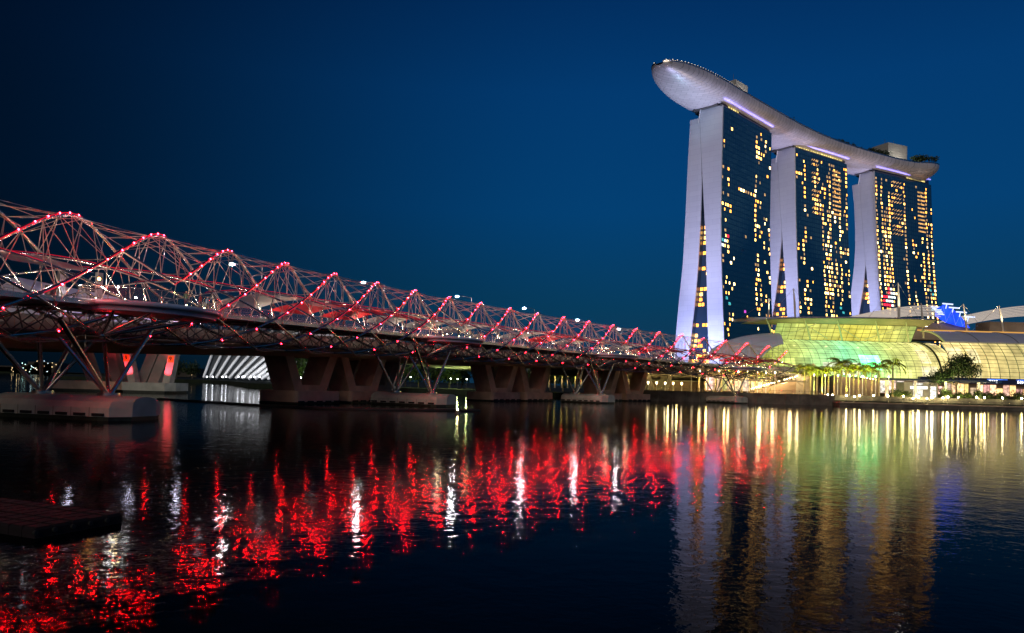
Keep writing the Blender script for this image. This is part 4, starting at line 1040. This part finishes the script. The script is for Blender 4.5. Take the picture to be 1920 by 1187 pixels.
# tall white light columns
cols2 = [1296, 1312, 1348, 1384, 1401, 1420, 1436, 1453, 1526, 1547, 1570.5, 1593, 1617, 1641.5, 1666]
for i, px in enumerate(cols2):
    b = atY(px, 733, 236.2 if px < 1500 else 240); hgt = 6.3 if px < 1500 else 6.0
    r = empty('light_column', (b.x, b.y, PZ), 0, 'slim pale light column on the promenade, %s from the left' % ordn(i), 'light column', 'slim light columns on the promenade')
    MB().tube([(0, 0, 0), (0, 0, hgt)], .10, 7).build('post', M['white'], r)
    MB().tube([(0, 0, hgt), (0, 0, hgt + .5)], .15, 8).build('lamp_head', emit('column_head', (1, .86, .6), 16), r)
    point((b.x, b.y - 1.3, PZ + 1.0), 30, (1, .80, .45), .3)
# edge lights
ql = [(1552, 742, 15), (1561, 742, 26), (1587, 742.5, 22), (1602, 745, 8), (1612, 743, 26), (1638, 743, 14), (1665, 744, 12), (1694, 744, 16), (1712, 748, 20), (1722, 746, 36), (1738, 748.5, 18), (1747.5, 746.5, 36), (1768, 747, 18), (1777, 746, 34), (1797, 746, 20), (1831, 746, 16), (1846, 747, 26), (1880, 747.5, 26), (1916, 748, 28)]
for i, (px, py, st) in enumerate(ql):
    b = atY(px, py, 235.2); z = max(1.5, b.z)
    r = empty('edge_light', (b.x, 235.2, 1.25), 0, 'glowing globe light at the water edge, %s from the left' % ordn(i), 'edge light', 'globe lights along the boardwalk')
    MB().tube([(0, 0, 0), (0, 0, z - 1.25)], .06, 6).build('post', M['darksteel'], r)
    MB().ball((0, 0, z - 1.25 + .2), .24 if st < 30 else .3).build('globe', emit('globe_glow', (1, .82, .40), st * 7.0), r)
# pergola canopy and kiosk
pg = empty('pergola', (118, 244, PZ), 0, 'long flat pergola roof on white columns over the waterside terrace', 'pergola')
MB().box(0, 37, -3, 4, 5.35, 5.75).build('roof', M['concrete'], pg)
MB().box(-.02, 37.02, -3.12, -3.0, 5.3, 5.85).build('roof_edge', M['steel'], pg)
for x in (1.0, 10.2, 19.8, 30.2):
    MB().tube([(x, -2.2, -1.4), (x, -2.2, 5.35)], .42, 10).build('column', M['white'], pg)
    point((118 + x - .2, 241 - .6, PZ + .3), 170, (1, .78, .42), .3)
for x in range(2, 36, 3): point((118 + x, 246, PZ + 4.9), 55, (1, .88, .66), .25) if x % 2 else None
ki = empty('kiosk', (131.5, 248.5, PZ), 0, 'bright glass kiosk under the pergola roof', 'kiosk')
MB().box(-3.5, 7.5, 0, 5, 0, 4.9).build('wall', M['concrete'], ki)
for x0, x1, z0, z1, st in ((-1.5, 4.2, 2.7, 3.7, 3.4), (-.5, 2.6, .4, 2.6, 2.2), (5, 7.0, 0.1, 3.7, 2.6), (-.6, 2.6, 4.0, 4.7, 1.8)):
    f = MB().box(x0 - .1, x1 + .1, -.06, -.003, z0 - .1, z1 + .1).build('window', M['darksteel'], ki); MB().box(x0, x1, -.09, -.062, z0, z1).build('pane', emit('kiosk_pane', (1, .97, .85), st * .5, (1.5, .5, 1.3)), f)
# shop front strips on the podiums
def shopfront(x0, x1, y, z0, z1, label, col=(1, .72, .36), st=1.2, n=6):
    r = empty('shop_front', (x0, y, z0), 0, label, 'shop front')
    MB().box(-.3, x1 - x0 + .3, .02, .5, -.2, z1 - z0 + .3).build('frame', M['wall_tan'], r)
    w_ = (x1 - x0) / n
    for i in range(n):
        MB().box(i * w_ + .12, (i + 1) * w_ - .12, -.05, .018, .1, (z1 - z0) * (1 if rnd.random() < .6 else .7)).build('pane', emit('shop_pane', (col[0], col[1] * rnd.uniform(.8, 1.2), col[2] * rnd.uniform(.6, 1.5)), st * rnd.uniform(.35, 1.5), (.9, .4, 1.5)), r)
shopfront(146, 158, 263.4, 4.4, 8.2, 'amber shop front behind the pergola columns', (1, .66, .36), 1.3, 8)
shopfront(159, 200, 264.2, 4.2, 8.0, 'orange lit restaurant front under the blue edge at right', (1, .60, .30), 1.5, 18)
shopfront(66, 88, 259, 3.6, 8.6, 'bright cream shop front beyond the footbridge end', (1, .78, .42), 1.5, 9)
shopfront(122, 145, 264.6, 4.3, 8.6, 'cream shop front between the palms and the kiosk', (1, .78, .50), 1.1, 8)
# blue lit fascia with white letters
bf = empty('sign_fascia', (158.5, 262, 8.3), 0, 'blue lit fascia with small white illuminated letters at right', 'sign')
MB().box(-18, 60, 0, 1.8, 0, 2.0).build('fascia_board', mat('dark_blue_fascia', (.03, .04, .10), .4), bf)
for x0, x1 in ((5, 12), (15, 30)):
    MB().box(x0, x1, -.05, -.003, 1.45, 1.75).build('blue_light', emit('blue_strip', (.08, .22, 1), 1.6, (.5, .4, 1.3)), bf)
for txt, x in (('THE', 5.6), ('SHOPPES', 15.4)):
    text_mesh('letters', txt, 1.25, emit('letter_light', (.95, .97, 1), 6), bf, (x, -.1, .45), 1.5)
# stair light strings
for (xa, ya, xb, yb, Y, n, lab) in ((1408, 729, 1500, 704, 254, 20, 'bright bulb on the stair rail behind the footbridge end'), (1566, 697.5, 1648, 713, 262, 16, 'bright bulb on the stair rail above the palms')):
    for i in range(n):
        f = i / (n - 1); p = atY(xa + (xb - xa) * f, ya + (yb - ya) * f, Y)
        o = MB().ball((0, 0, 0), .20 if n == 20 else .18).build('stair_bulb', emit('stair_bulb_glow', (1, .78, .40), 34 if n == 20 else 22)) if i == 0 else None
        if i == 0: o0 = o
        else: o = o0.copy(); COL.objects.link(o)
        o.location = p; tag(o, lab, 'stair light', 'bulbs on the %s stair rail' % ('left' if n == 20 else 'right'))
    p0 = atY(xa, ya, Y); p1 = atY(xb, yb, Y); st = empty('stairs', (p0.x, Y + .4, PZ), 0, 'long outdoor stair flight with lit rail, %s' % ('beyond the footbridge end' if n == 20 else 'behind the palm row'), 'stairs')
    lx = p1.x - p0.x; n2 = 24; m = MB(); za, zb_ = p0.z - PZ - 1, p1.z - PZ - 1
    for i in range(n2):
        z = za + (zb_ - za) * (i + .5) / n2; m.box(lx * i / n2 if lx > 0 else lx * (i + 1) / n2, lx * (i + 1) / n2, 0, 3, 0, max(.1, z))
    m.build('step_block', M['wall_tan'], st)
    for f in (.15, .4, .65, .9): point((p0.x + lx * f, Y - 2.2, PZ + (za + (zb_ - za) * f) + 1), 520 if n == 20 else 240, (1, .76, .36), .4)
for x, y, e_ in ((70, 246, 700), (80, 246, 900), (90, 246, 700)): point((x, y, 6.5), e_, (1, .72, .30), .5)

# ================================================================ palms
def palm_mesh(seed, h=7.2, nf=15):
    r = random.Random(seed); tr = MB()
    tr.tube([(0, 0, 0), (.02, 0, h * .1), (.04, 0, h * .4), (.06, .02, h * .75), (.05, .02, h)], [.34, .27, .27, .20, .12], 9)
    tr.tube([(.05, .02, h), (.05, .02, h + 1.2)], [.14, .05], 7)
    cr = MB(); top = Vector((.05, .02, h + .8))
    for k in range(nf):
        az = 2 * pi * k / nf + r.uniform(-.2, .2); el = r.uniform(.1, 1.35); Lf = r.uniform(3.1, 4.0)
        d = Vector((cos(az), sin(az), 0)); pts = []
        for i in range(9):
            f = i / 8; a = el - f * (1.5 + .5 * r.random()); pts.append((pts[-1] if pts else top) + (d * cos(a) + Vector((0, 0, 1)) * sin(a)) * Lf / 8 if pts else top.copy())
        side = Vector((-d.y, d.x, 0))
        for i in range(1, 9):
            for j in range(2):
                c = pts[i - 1].lerp(pts[i], j / 2 + .2); wl = .72 * sin(pi * (i + j / 2) / 10) ** .6
                for sg in (-1, 1):
                    t_ = side * sg * wl + Vector((0, 0, -.42 * wl - r.random() * .25)) + d * .25
                    cr.add([c, c + d * .14 + t_ * .5 + Vector((0, 0, .03)), c + t_ + Vector((0, 0, -.1)), c - d * .06 + t_ * .5], [(0, 1, 2, 3)])
        cr.tube(pts[::2], [.045, .04, .03, .02, .01], 4, False)
    return tr, cr
pv = []
for sd in range(4):
    tr, cr = palm_mesh(sd + 5); pv.append((tr, cr))
first = {}
def palm(px, Y, h, label, group, lit=1.0, seed=0):
    b = atY(px, 733, Y); k = seed % 4; sc = h / 8.4
    if k not in first:
        root = empty('palm_tree', (0, 0, 0), 0); pv[k][0].build('trunk', M['bark'], root); pv[k][1].build('crown', M['palmleaf'], root); first[k] = root
    else: root = copy_tree(first[k])
    root.location = (b.x, b.y, PZ); root.rotation_euler = (0, 0, seed * 1.7); root.scale = (sc,) * 3
    tag(root, label, 'palm tree', group)
    if lit: 
        spot((b.x - .5, b.y - 2.2, PZ + .1), (b.x, b.y, PZ + h * .6), 900 * lit, (1, .80, .34), 70, .9, .15); spot((b.x + .6, b.y - 4.2, PZ + .3), (b.x, b.y, PZ + h * 1.0), 9000 * lit, (.85, 1, .12), 50, .8, .2)
rowp = [(1507.5, 241, 9.0, 1), (1519.5, 243, 8.4, .9), (1531.5, 244, 7.6, .9), (1540.7, 241, 8.2, 1), (1553, 244, 8.6, .8), (1564, 240, 8.2, 1.1), (1577, 243, 10.9, .25), (1586.5, 240, 9.2, 1), (1600, 244, 9.0, .7), (1609.5, 240, 8.9, 1.1), (1623, 244, 9.6, .5), (1634, 240, 9.0, 1.1), (1648, 243, 10.0, .5), (1674, 243, 11.2, .8)]
for i, (px, Y, h, lit) in enumerate(rowp): palm(px, Y, h, 'royal palm lit yellow-green in the row before the green hall, %s from the left' % ordn(i), 'royal palms before the green hall', lit, i)
lp = [1310, 1327, 1341, 1353, 1372, 1391, 1407, 1416, 1429, 1443]
for i, px in enumerate(lp): palm(px, 246 + (i % 2) * 4, 7.6 - .1 * i, 'lit palm seen under the end of the footbridge, %s from the left' % ordn(i), 'palms under the footbridge end', .9, i + 2)
up_ = [1017, 1029, 1040, 1053, 1064, 1078, 1089]
for i, px in enumerate(up_): palm(px, 262 + (i % 2) * 3, 7.6, 'lit palm seen between the road bridge piers, %s from the left' % ordn(i), 'palms between the road bridge piers', 1.0, i + 1)
# broad trees and shrubs
def tree(loc, sc, label, group, lumps, n, size, seed, trunkh, m_=None, cat='tree', name='broad_tree', limbs=True, rot=0):
    t = empty(name, loc, rot, label, cat, group, sc)
    crown_mesh('crown', lumps, n, size, seed).build('crown', m_ or M['leaf'], t)
    tm = MB(); tm.tube([(0, 0, 0), (.1, 0, trunkh * .5), (0, .1, trunkh)], [.32, .24, .18], 7)
    if limbs:
        for l in lumps[:5]: tm.tube([(0, .1, trunkh * .75), (l[0] * .5, l[1] * .5, (trunkh + l[2]) * .5), (l[0], l[1], l[2])], [.16, .11, .05], 5)
    tm.build('trunk', M['darkbark'], t); return t
b = atY(1800, 735, 240)
tree((b.x, 242, PZ + .3), 1, 'large round tree rising above the pergola before the amber hall', None, [(1.2, 0, 10.2, 4.4, 4, 3.4), (4.2, 0, 8.6, 3.2, 3, 2.6), (-1.6, 0, 8.2, 3.0, 3, 2.4), (-5.2, 0, 6.6, 3.3, 3, 2.1), (-7.0, 0, 5.6, 2.6, 2.5, 1.5), (2.2, 0, 12.2, 2.6, 2.6, 1.8), (-3.0, .5, 7.4, 2.2, 2, 1.6)], 5200, .27, 3, 5.0)
spot((b.x - 6, 238, PZ + 1), (b.x - 3, 242, PZ + 9), 5500, (.9, 1, .3), 80, .8, .3); spot((b.x + 7, 238, PZ + 1), (b.x + 3, 242, PZ + 11), 3500, (1, .8, .4), 80, .8, .3)
i = 0
for px, py, Y, w_, h_, e_ in ((1673, 728, 243, 2.6, 2.2, 90), (1685, 728, 244, 2.6, 1.9, 130), (1700, 730, 243, 2.2, 1.7, 90), (1769, 730, 241, 1.5, 2.6, 200), (1779, 728, 241, 1.3, 2.4, 160), (1798, 731, 241, 1.8, 1.8, 110), (1812, 731, 241, 1.8, 1.7, 110), (1833, 728, 241, 1.6, 2.4, 160), (1846, 729, 243, 3.0, 2.0, 30), (1862, 729, 244, 3.4, 2.1, 20), (1880, 730, 244, 3.4, 1.9, 20), (1905, 731, 242, 3.2, 2.2, 30), (1925, 731, 242, 3.2, 2.4, 10)):
    b = atY(px, 735, Y); s_ = empty('shrub', (b.x, Y, PZ), i, 'leafy shrub on the terrace edge, %s from the left' % ordn(i), 'shrub', 'shrubs along the terrace', 1)
    crown_mesh('c', [(0, 0, h_ * .55, w_, 1.2, h_ * .6), (w_ * .4, 0, h_ * .8, w_ * .5, 1, h_ * .4)], 420, .2, 40 + i).build('foliage', M['leaf'], s_); MB().tube([(0, 0, 0), (0, 0, h_ * .5)], .08, 5).build('stem', M['darkbark'], s_)
    if e_: point((b.x, Y - 2.0, PZ + .7), e_ * 1.5, (1, .85, .2), .2)
    i += 1
# park trees behind the bridges
tv = []
plots = [(300, 690, 560, 1.3), (330, 690, 540, 1.2), (360, 694, 520, 1.0), (528, 700, 300, 1.0), (550, 700, 310, 1.2), (575, 700, 300, 1.1), (600, 700, 320, 1.2), (645, 700, 310, 1.1), (672, 700, 300, 1.0), (700, 700, 330, 1.2), (720, 700, 310, .9), (760, 700, 330, 1.0), (785, 700, 300, .9), (815, 705, 320, 1.0), (842, 705, 300, .9), (866, 705, 320, .9), (1120, 700, 330, 1.1), (1150, 700, 340, 1.0), (985, 700, 350, 1.1), (1180, 706, 350, 1.0), (1010, 700, 300, 1.1), (1032, 700, 305, 1.2), (1056, 700, 300, 1.2), (1082, 700, 305, 1.1), (1100, 700, 300, 1.1)]
for i, (px, py, Y, sc) in enumerate(plots):
    b = atY(px, 715, Y)
    if i < 3: t = tree((b.x, Y, 1.6), sc, '', None, [(0, 0, 8, 5, 5, 4), (3, 1, 6, 3.6, 3.5, 3), (-3, -1, 5.6, 3.6, 3.5, 3), (0, 0, 4, 4.5, 4, 2.5)], 900, .5, i, 5); tv.append(t)
    else: t = copy_tree(tv[i % 3]); t.location = (b.x, Y, 1.6); t.rotation_euler = (0, 0, i * 1.3); t.scale = (sc,) * 3
    tag(t, 'dark park tree on the bank beyond the bridges, %s from the left' % ordn(sorted(range(len(plots)), key=lambda k: plots[k][0]).index(i)), 'tree', 'park trees beyond the bridges')
pl = [(557, 708, 290, 130, (.75, 1, .25)), (564, 709, 286, 90, (.6, 1, .3)), (706, 706, 290, 120, (.9, 1, .3)), (713, 706, 288, 90, (1, .9, .3)), (845, 711, 286, 140, (.8, 1, .3)), (858, 712, 284, 140, (.85, 1, .35)), (822, 708, 288, 80, (.7, 1, .3)), (875, 712, 286, 90, (.8, 1, .3)), (770, 708, 290, 50, (.8, 1, .3)), (620, 708, 290, 40, (.8, 1, .5))]
for i, (px, py, Y, e_, cl) in enumerate(pl):
    b = atY(px, py, Y); z = max(2.6, b.z); r = empty('garden_lamp', (b.x, Y, 1.6), 0, 'small garden lamp on the grass bank beyond the bridges, %s from the left' % ordn(sorted(range(len(pl)), key=lambda k: pl[k][0]).index(i)), 'garden lamp', 'garden lamps on the far bank')
    MB().tube([(0, 0, 0), (0, 0, z - 1.5)], .06, 5).build('post', M['darksteel'], r); MB().ball((0, 0, z - 1.4), .2).build('globe', emit('garden_globe', (.9, 1, .8), 26), r)
    point((b.x, Y + 1.5, z + .6), e_ * 4.5, cl, .3)

# ================================================================ domed greenhouse
dm = empty('domed_greenhouse', (-150, 470, 1.6), 0, 'large domed greenhouse with floodlit pale ribs seen under the bridges', 'greenhouse')
rbm = mat('pale_rib', (.7, .7, .7), .6)
gm = MB(); P = []
base = [atY(px, 708, 452 + abs(px - 440) * .1) for px in range(384, 660, 12)]
tops = []
for i, b in enumerate(base):
    f = i / (len(base) - 1); lean = 8 + 42 * f ** .8; hgt = 38 - 12 * abs(f - .3)
    row = []
    for k in range(9):
        a = pi / 2 * k / 8; zz_ = k * 4.4; row.append(Vector((b.x + 150 + min(1.15, .2 + 2.6 * f) * zz_ * (1 - k * .008), b.y - 470 + .25 * zz_, 1.2 + zz_ * (1 - k * .02))))
    P.append(row)
gm.grid(P); gm.build('glass_shell', mat('dark_dome_glass', (.05, .055, .06), .25, spec=.8), dm)
for i, row in enumerate(P):
    MB().tube([p + Vector((0, -1.8, 0)) for p in row], [.9 if i < 7 else 1.25] * 9, 4).build('rib', rbm, dm)
for k in range(0, len(base), 2):
    b = base[k]; spot((b.x - 2, b.y - 16, 3.0), (b.x + 6, b.y + 4, 20), 6000, (.90, .93, 1), 110, 1, 1.0)
for i, px in enumerate((388, 399, 417, 424, 447, 455, 477, 487, 458, 470)):
    b = atY(px, 706.5, 442); o = MB().ball((0, 0, 0), .45).build('shore_light', emit('shore_white', (.9, .92, 1), 12)); o.location = b
    tag(o, 'tiny white light at the foot of the domed greenhouse', 'shore light', 'white lights along the greenhouse shore')
# ---------------- pale building behind the left end of the footbridge
_c = bp(27, -28, zb(27) + 2.32)
tb_ = empty('terminal_building', _c, axis(27)[2], 'low lavender-white lit building behind the left end of the footbridge', 'building')
m = MB(); m.box(-11, 12, -3.6, 3.6, 0, 4.6); m.add([(-11.4, -4.2, 4.62), (12.4, -4.2, 4.62), (12.4, 4.2, 4.62), (-11.4, 4.2, 4.62), (-11.4, 0, 6.6), (12.4, 0, 5.4)], [(0, 1, 5, 4), (2, 3, 4, 5), (0, 4, 3), (1, 2, 5), (0, 3, 2, 1)])
m.build('wall', mat('lavender_wall', (.55, .52, .66), .7, noise=(.3, .12)), tb_)
for x in (-9, -3.5, 3, 9): MB().box(x, x + .9, -4.6, -4.22, 0, 8.2 if x < 0 else 5.2).build('column', M['tan_concrete'], tb_)
MB().box(-11, 12, -3.72, -3.61, 2.3, 2.6).build('rail', M['darksteel'], tb_)
for x in (-8, 1, 9): point(tuple(bp(27 + x, -21.5, zb(27) + 6.5)), 420, (.80, .76, 1), .4)
lt = empty('deck_lamp', bp(8, -10, zb(8) + 3), 0, 'orange lamp on a curved arm left of the nearest viewing pod', 'street lamp'); z_ = atY(186, 523, lt.location.y).z - lt.location.z; x_ = atY(186, 523, lt.location.y).x - lt.location.x
MB().tube([(x_ - 1.2, 0, -3), (x_ - 1.2, 0, z_ - .5), (x_ - .8, 0, z_ + .2), (x_ - .2, 0, z_ + .25)], .05, 5).build('pole', M['steel'], lt); MB().ball((x_, 0, z_), .16).build('lamp_glass', M['sodium'], lt)
# ---------------- far shore lights
m = MB(); fb = []
for i, (px, w_, h_) in enumerate(((47, 40, 9), (62, 34, 12), (74, 36, 16), (88, 40, 15), (20, 80, 7), (5, 60, 9), (340, 30, 9))):
    b = atY(px, 697, 1150 if px < 300 else 760)
    fbo = empty('far_building', (b.x, b.y, 2), 0, 'low dark building with tiny lights on the far shore, %s from the left' % ordn([2, 3, 4, 5, 1, 0, 6][i]), 'far building', 'lit buildings on the far shore')
    MB().box(-w_ / 2, w_ / 2, 0, 20, 0, h_).build('wall', M['wall_dark'], fbo)
    mm = MB()
    for k in range(9 if i in (0, 1, 2, 3) else 3):
        x = rnd.uniform(-w_ / 2, w_ / 2); z = rnd.uniform(0, h_ + 2); mm.ball((x, -1, z), rnd.uniform(.35, .7))
    mm.build('facade_lights', emit('far_light', rnd.choice(((1, .7, .35), (.7, .9, 1), (1, .5, .35), (.6, 1, .9))), 3.5), fbo)
# ================================================================ pontoon, floating boom, marker
pA, pB, pC, pD = atZ(-60, 921, .27), atZ(207, 966, .27), atZ(66, 990, .27), atZ(-140, 962, .27)
pt0 = empty('floating_pontoon', pC, 0, 'dark purple floating pontoon of square plastic cubes, bottom left', 'pontoon')
ux = (pB - pC); lx = ux.length; ux.normalize(); uy = Vector((-ux.y, ux.x, 0)); M4 = Matrix(((ux.x, uy.x, 0, 0), (ux.y, uy.y, 0, 0), (0, 0, 1, 0), (0, 0, 0, 1)))
cube = .5; nx = max(5, int(lx / cube)); m = MB(); lid = MB()
for i in range(nx):
    for j in range(0, 18):
        x, y = i * cube, j * cube
        if y > 7 and x > 2.5: continue
        hgt = 0 + .012 * ((i * 7 + j * 3) % 3); e_ = .03
        m.add([M4 @ Vector(v) for v in ((x + .01, y + .01, -.5), (x + cube - .01, y + .01, -.5), (x + cube - .01, y + cube - .01, -.5), (x + .01, y + cube - .01, -.5), (x + .01, y + .01, hgt - .07), (x + cube - .01, y + .01, hgt - .07), (x + cube - .01, y + cube - .01, hgt - .07), (x + .01, y + cube - .01, hgt - .07), (x + .05, y + .05, hgt), (x + cube - .05, y + .05, hgt), (x + cube - .05, y + cube - .05, hgt), (x + .05, y + cube - .05, hgt))], [(0, 1, 5, 4), (1, 2, 6, 5), (2, 3, 7, 6), (3, 0, 4, 7), (4, 5, 9, 8), (5, 6, 10, 9), (6, 7, 11, 10), (7, 4, 8, 11), (8, 9, 10, 11)])
m.build('cube_deck', mat('purple_plastic', (.006, .002, .004), .9, noise=(3, .4)), pt0)
m = MB()
for i in range(nx): m.tube([M4 @ Vector((i * cube, -.06, -.12)), M4 @ Vector((i * cube, .03, -.12))], .06, 8)
m.build('side_pin', M['rubber'], pt0)
bo = empty('floating_boom', (0, 0, 0), 0, 'thin dark floating barrier crossing the water between the pile caps', 'floating barrier')
pts = [atZ(px, py, .0) for px, py in ((296, 749), (380, 754), (480, 760.5), (600, 767), (700, 769), (800, 770.5), (900, 771))]
m = MB(); m.tube([p + Vector((0, 0, .06)) for p in pts], .22, 7); m.build('float_line', M['rubber'], bo)
for px, py, nm in ((858, 776, 'slim channel marker post with a yellow light by the second pile cap'), ):
    b = atZ(px, py, 0); r = empty('channel_marker', b, 0, nm, 'channel marker'); MB().tube([(0, 0, -.3), (0, 0, .3)], .35, 10).tube([(0, 0, .3), (0, 0, 1.7)], .05, 6).build('post', M['darksteel'], r); MB().ball((0, 0, .55), .10).build('lamp', M['warm_lamp'], r)
b = atZ(685, 731, 0); r = empty('sail_boat', b, 0, 'tiny white sail beside the far pier cap', 'boat')
MB().add([(-1.3, 0, 1.2), (1.3, 0, 1.2), (.1, 0, 5.6), (.1, .06, 5.6)], [(0, 1, 2), (1, 0, 3)]).build('sail', M['white'], r); MB().tube([(-1.8, 0, .4), (0, 0, .5), (1.9, 0, .6)], [.2, .5, .15], 8).build('boat_hull', M['white'], r)
# ================================================================ people
def person(loc, rot, label, top, legs, pose=0, h=1.7):
    k = h / 1.75; V = []; E = []; R = []
    def v(x, y, z, r): V.append((x * k, y * k, z * k)); R.append(r * k); return len(V) - 1
    def e(a, b): E.append((a, b))
    pel = v(0, 0, .95, .14); wst = v(0, .01, 1.12, .125); ch = v(0, .0, 1.34, .15); nk = v(0, .0, 1.50, .06); hd0 = v(0, -.01, 1.60, .088); hd1 = v(0, -.01, 1.70, .085)
    for a, b in ((pel, wst), (wst, ch), (ch, nk), (nk, hd0), (hd0, hd1)): e(a, b)
    st = .13 * pose
    for s in (-1, 1):
        hp = v(.09 * s, 0, .90, .10); kn = v(.10 * s, -st * s * .6, .50, .065); an = v(.10 * s, -st * s * 1.2 + .02, .09, .042); to = v(.11 * s, -st * s * 1.2 - .13, .03, .035)
        e(pel, hp); e(hp, kn); e(kn, an); e(an, to)
        sh = v(.18 * s, 0, 1.42, .062); el = v(.24 * s, .03 + st * s * .4, 1.15, .045); wr = v(.22 * s, -.10 + st * s, .93, .03); hn = v(.22 * s, -.14 + st * s, .86, .035)
        e(ch, sh); e(sh, el); e(el, wr); e(wr, hn)
    me = bpy.data.meshes.new('person'); me.from_pydata(V, E, []); o = bpy.data.objects.new('person', me); COL.objects.link(o)
    sm = o.modifiers.new('skin', 'SKIN'); sl = me.skin_vertices[0].data
    for i, r in enumerate(R): sl[i].radius = (r, r * .82)
    sl[0].use_root = True; o.modifiers.new('sub', 'SUBSURF').levels = 1
    m = bpy.data.materials.new('clothed_figure'); m.use_nodes = True; t = m.node_tree; c = t.nodes.new('ShaderNodeTexCoord'); s = t.nodes.new('ShaderNodeSeparateXYZ'); t.links.new(c.outputs['Object'], s.inputs[0])
    q = t.nodes.new('ShaderNodeMath'); q.operation = 'DIVIDE'; t.links.new(s.outputs['Z'], q.inputs[0]); q.inputs[1].default_value = 1.8 * k
    r = t.nodes.new('ShaderNodeValToRGB'); r.color_ramp.interpolation = 'CONSTANT'; t.links.new(q.outputs[0], r.inputs[0]); el = r.color_ramp.elements
    el[0].position = 0; el[0].color = (.03, .025, .02, 1); el[1].position = .96; el[1].color = (.02, .015, .01, 1)
    for p_, cl in ((.05, legs), (.54, top), (.845, (.42, .26, .18)), (.955, (.02, .015, .01))): z = el.new(p_); z.color = (*cl, 1)
    t.links.new(r.outputs[0], t.nodes['Principled BSDF'].inputs['Base Color']); me.materials.append(m)
    o.location = loc; o.rotation_euler = (0, 0, rot); tag(o, label, 'person'); return o
ppl = [(4.2, 8.2, (.04, .16, .07), 'person in a dark green top leaning by the pod railing, nearest viewing pod'), (6.8, 7.8, (.30, .05, .04), 'person in a red top standing on the nearest viewing pod'), (8.6, 7.2, (.05, .10, .22), 'person in a blue shirt at the right end of the nearest viewing pod'),
       (67, 7.4, (.02, .02, .02), 'person in black standing on the second viewing pod'), (71, 7.4, (.30, .22, .10), 'person in a tan top at the right of the second viewing pod'), (134, 7.2, (.35, .30, .25), 'person in a pale top on the third viewing pod'),
       (30, 1.0, (.30, .30, .34), 'person in grey walking on the footbridge deck right of the nearest pod'), (46, -.5, (.30, .08, .06), 'person in a rust red top walking midway between the first two pods'), (84, 1.5, (.05, .05, .07), 'person in dark clothes walking past the second pod'), (199, 7.0, (.02, .02, .02), 'person in black standing on the farthest pod')]
for i, (s, w_, cl, lab) in enumerate(ppl):
    near_pod = min(PIERS, key=lambda p: abs(p - s)); zz = zdk(near_pod) + .02 if w_ > 5 else zdk(s)
    person(bp(s, w_, zz), i * 1.3, lab, cl, ((.03, .04, .07), (.05, .05, .05), (.02, .02, .03))[i % 3], i % 2)
# a bin on the near deck
b = empty('litter_bin', bp(-6.3, 3.2, zdk(-6.3)), 0, 'dark round litter bin at the left of the nearest viewing pod', 'litter bin'); MB().tube([(0, 0, 0), (0, 0, 1.0), (0, 0, 1.05)], [.42, .46, .42], 14).build('bin_body', M['darksteel'], b)
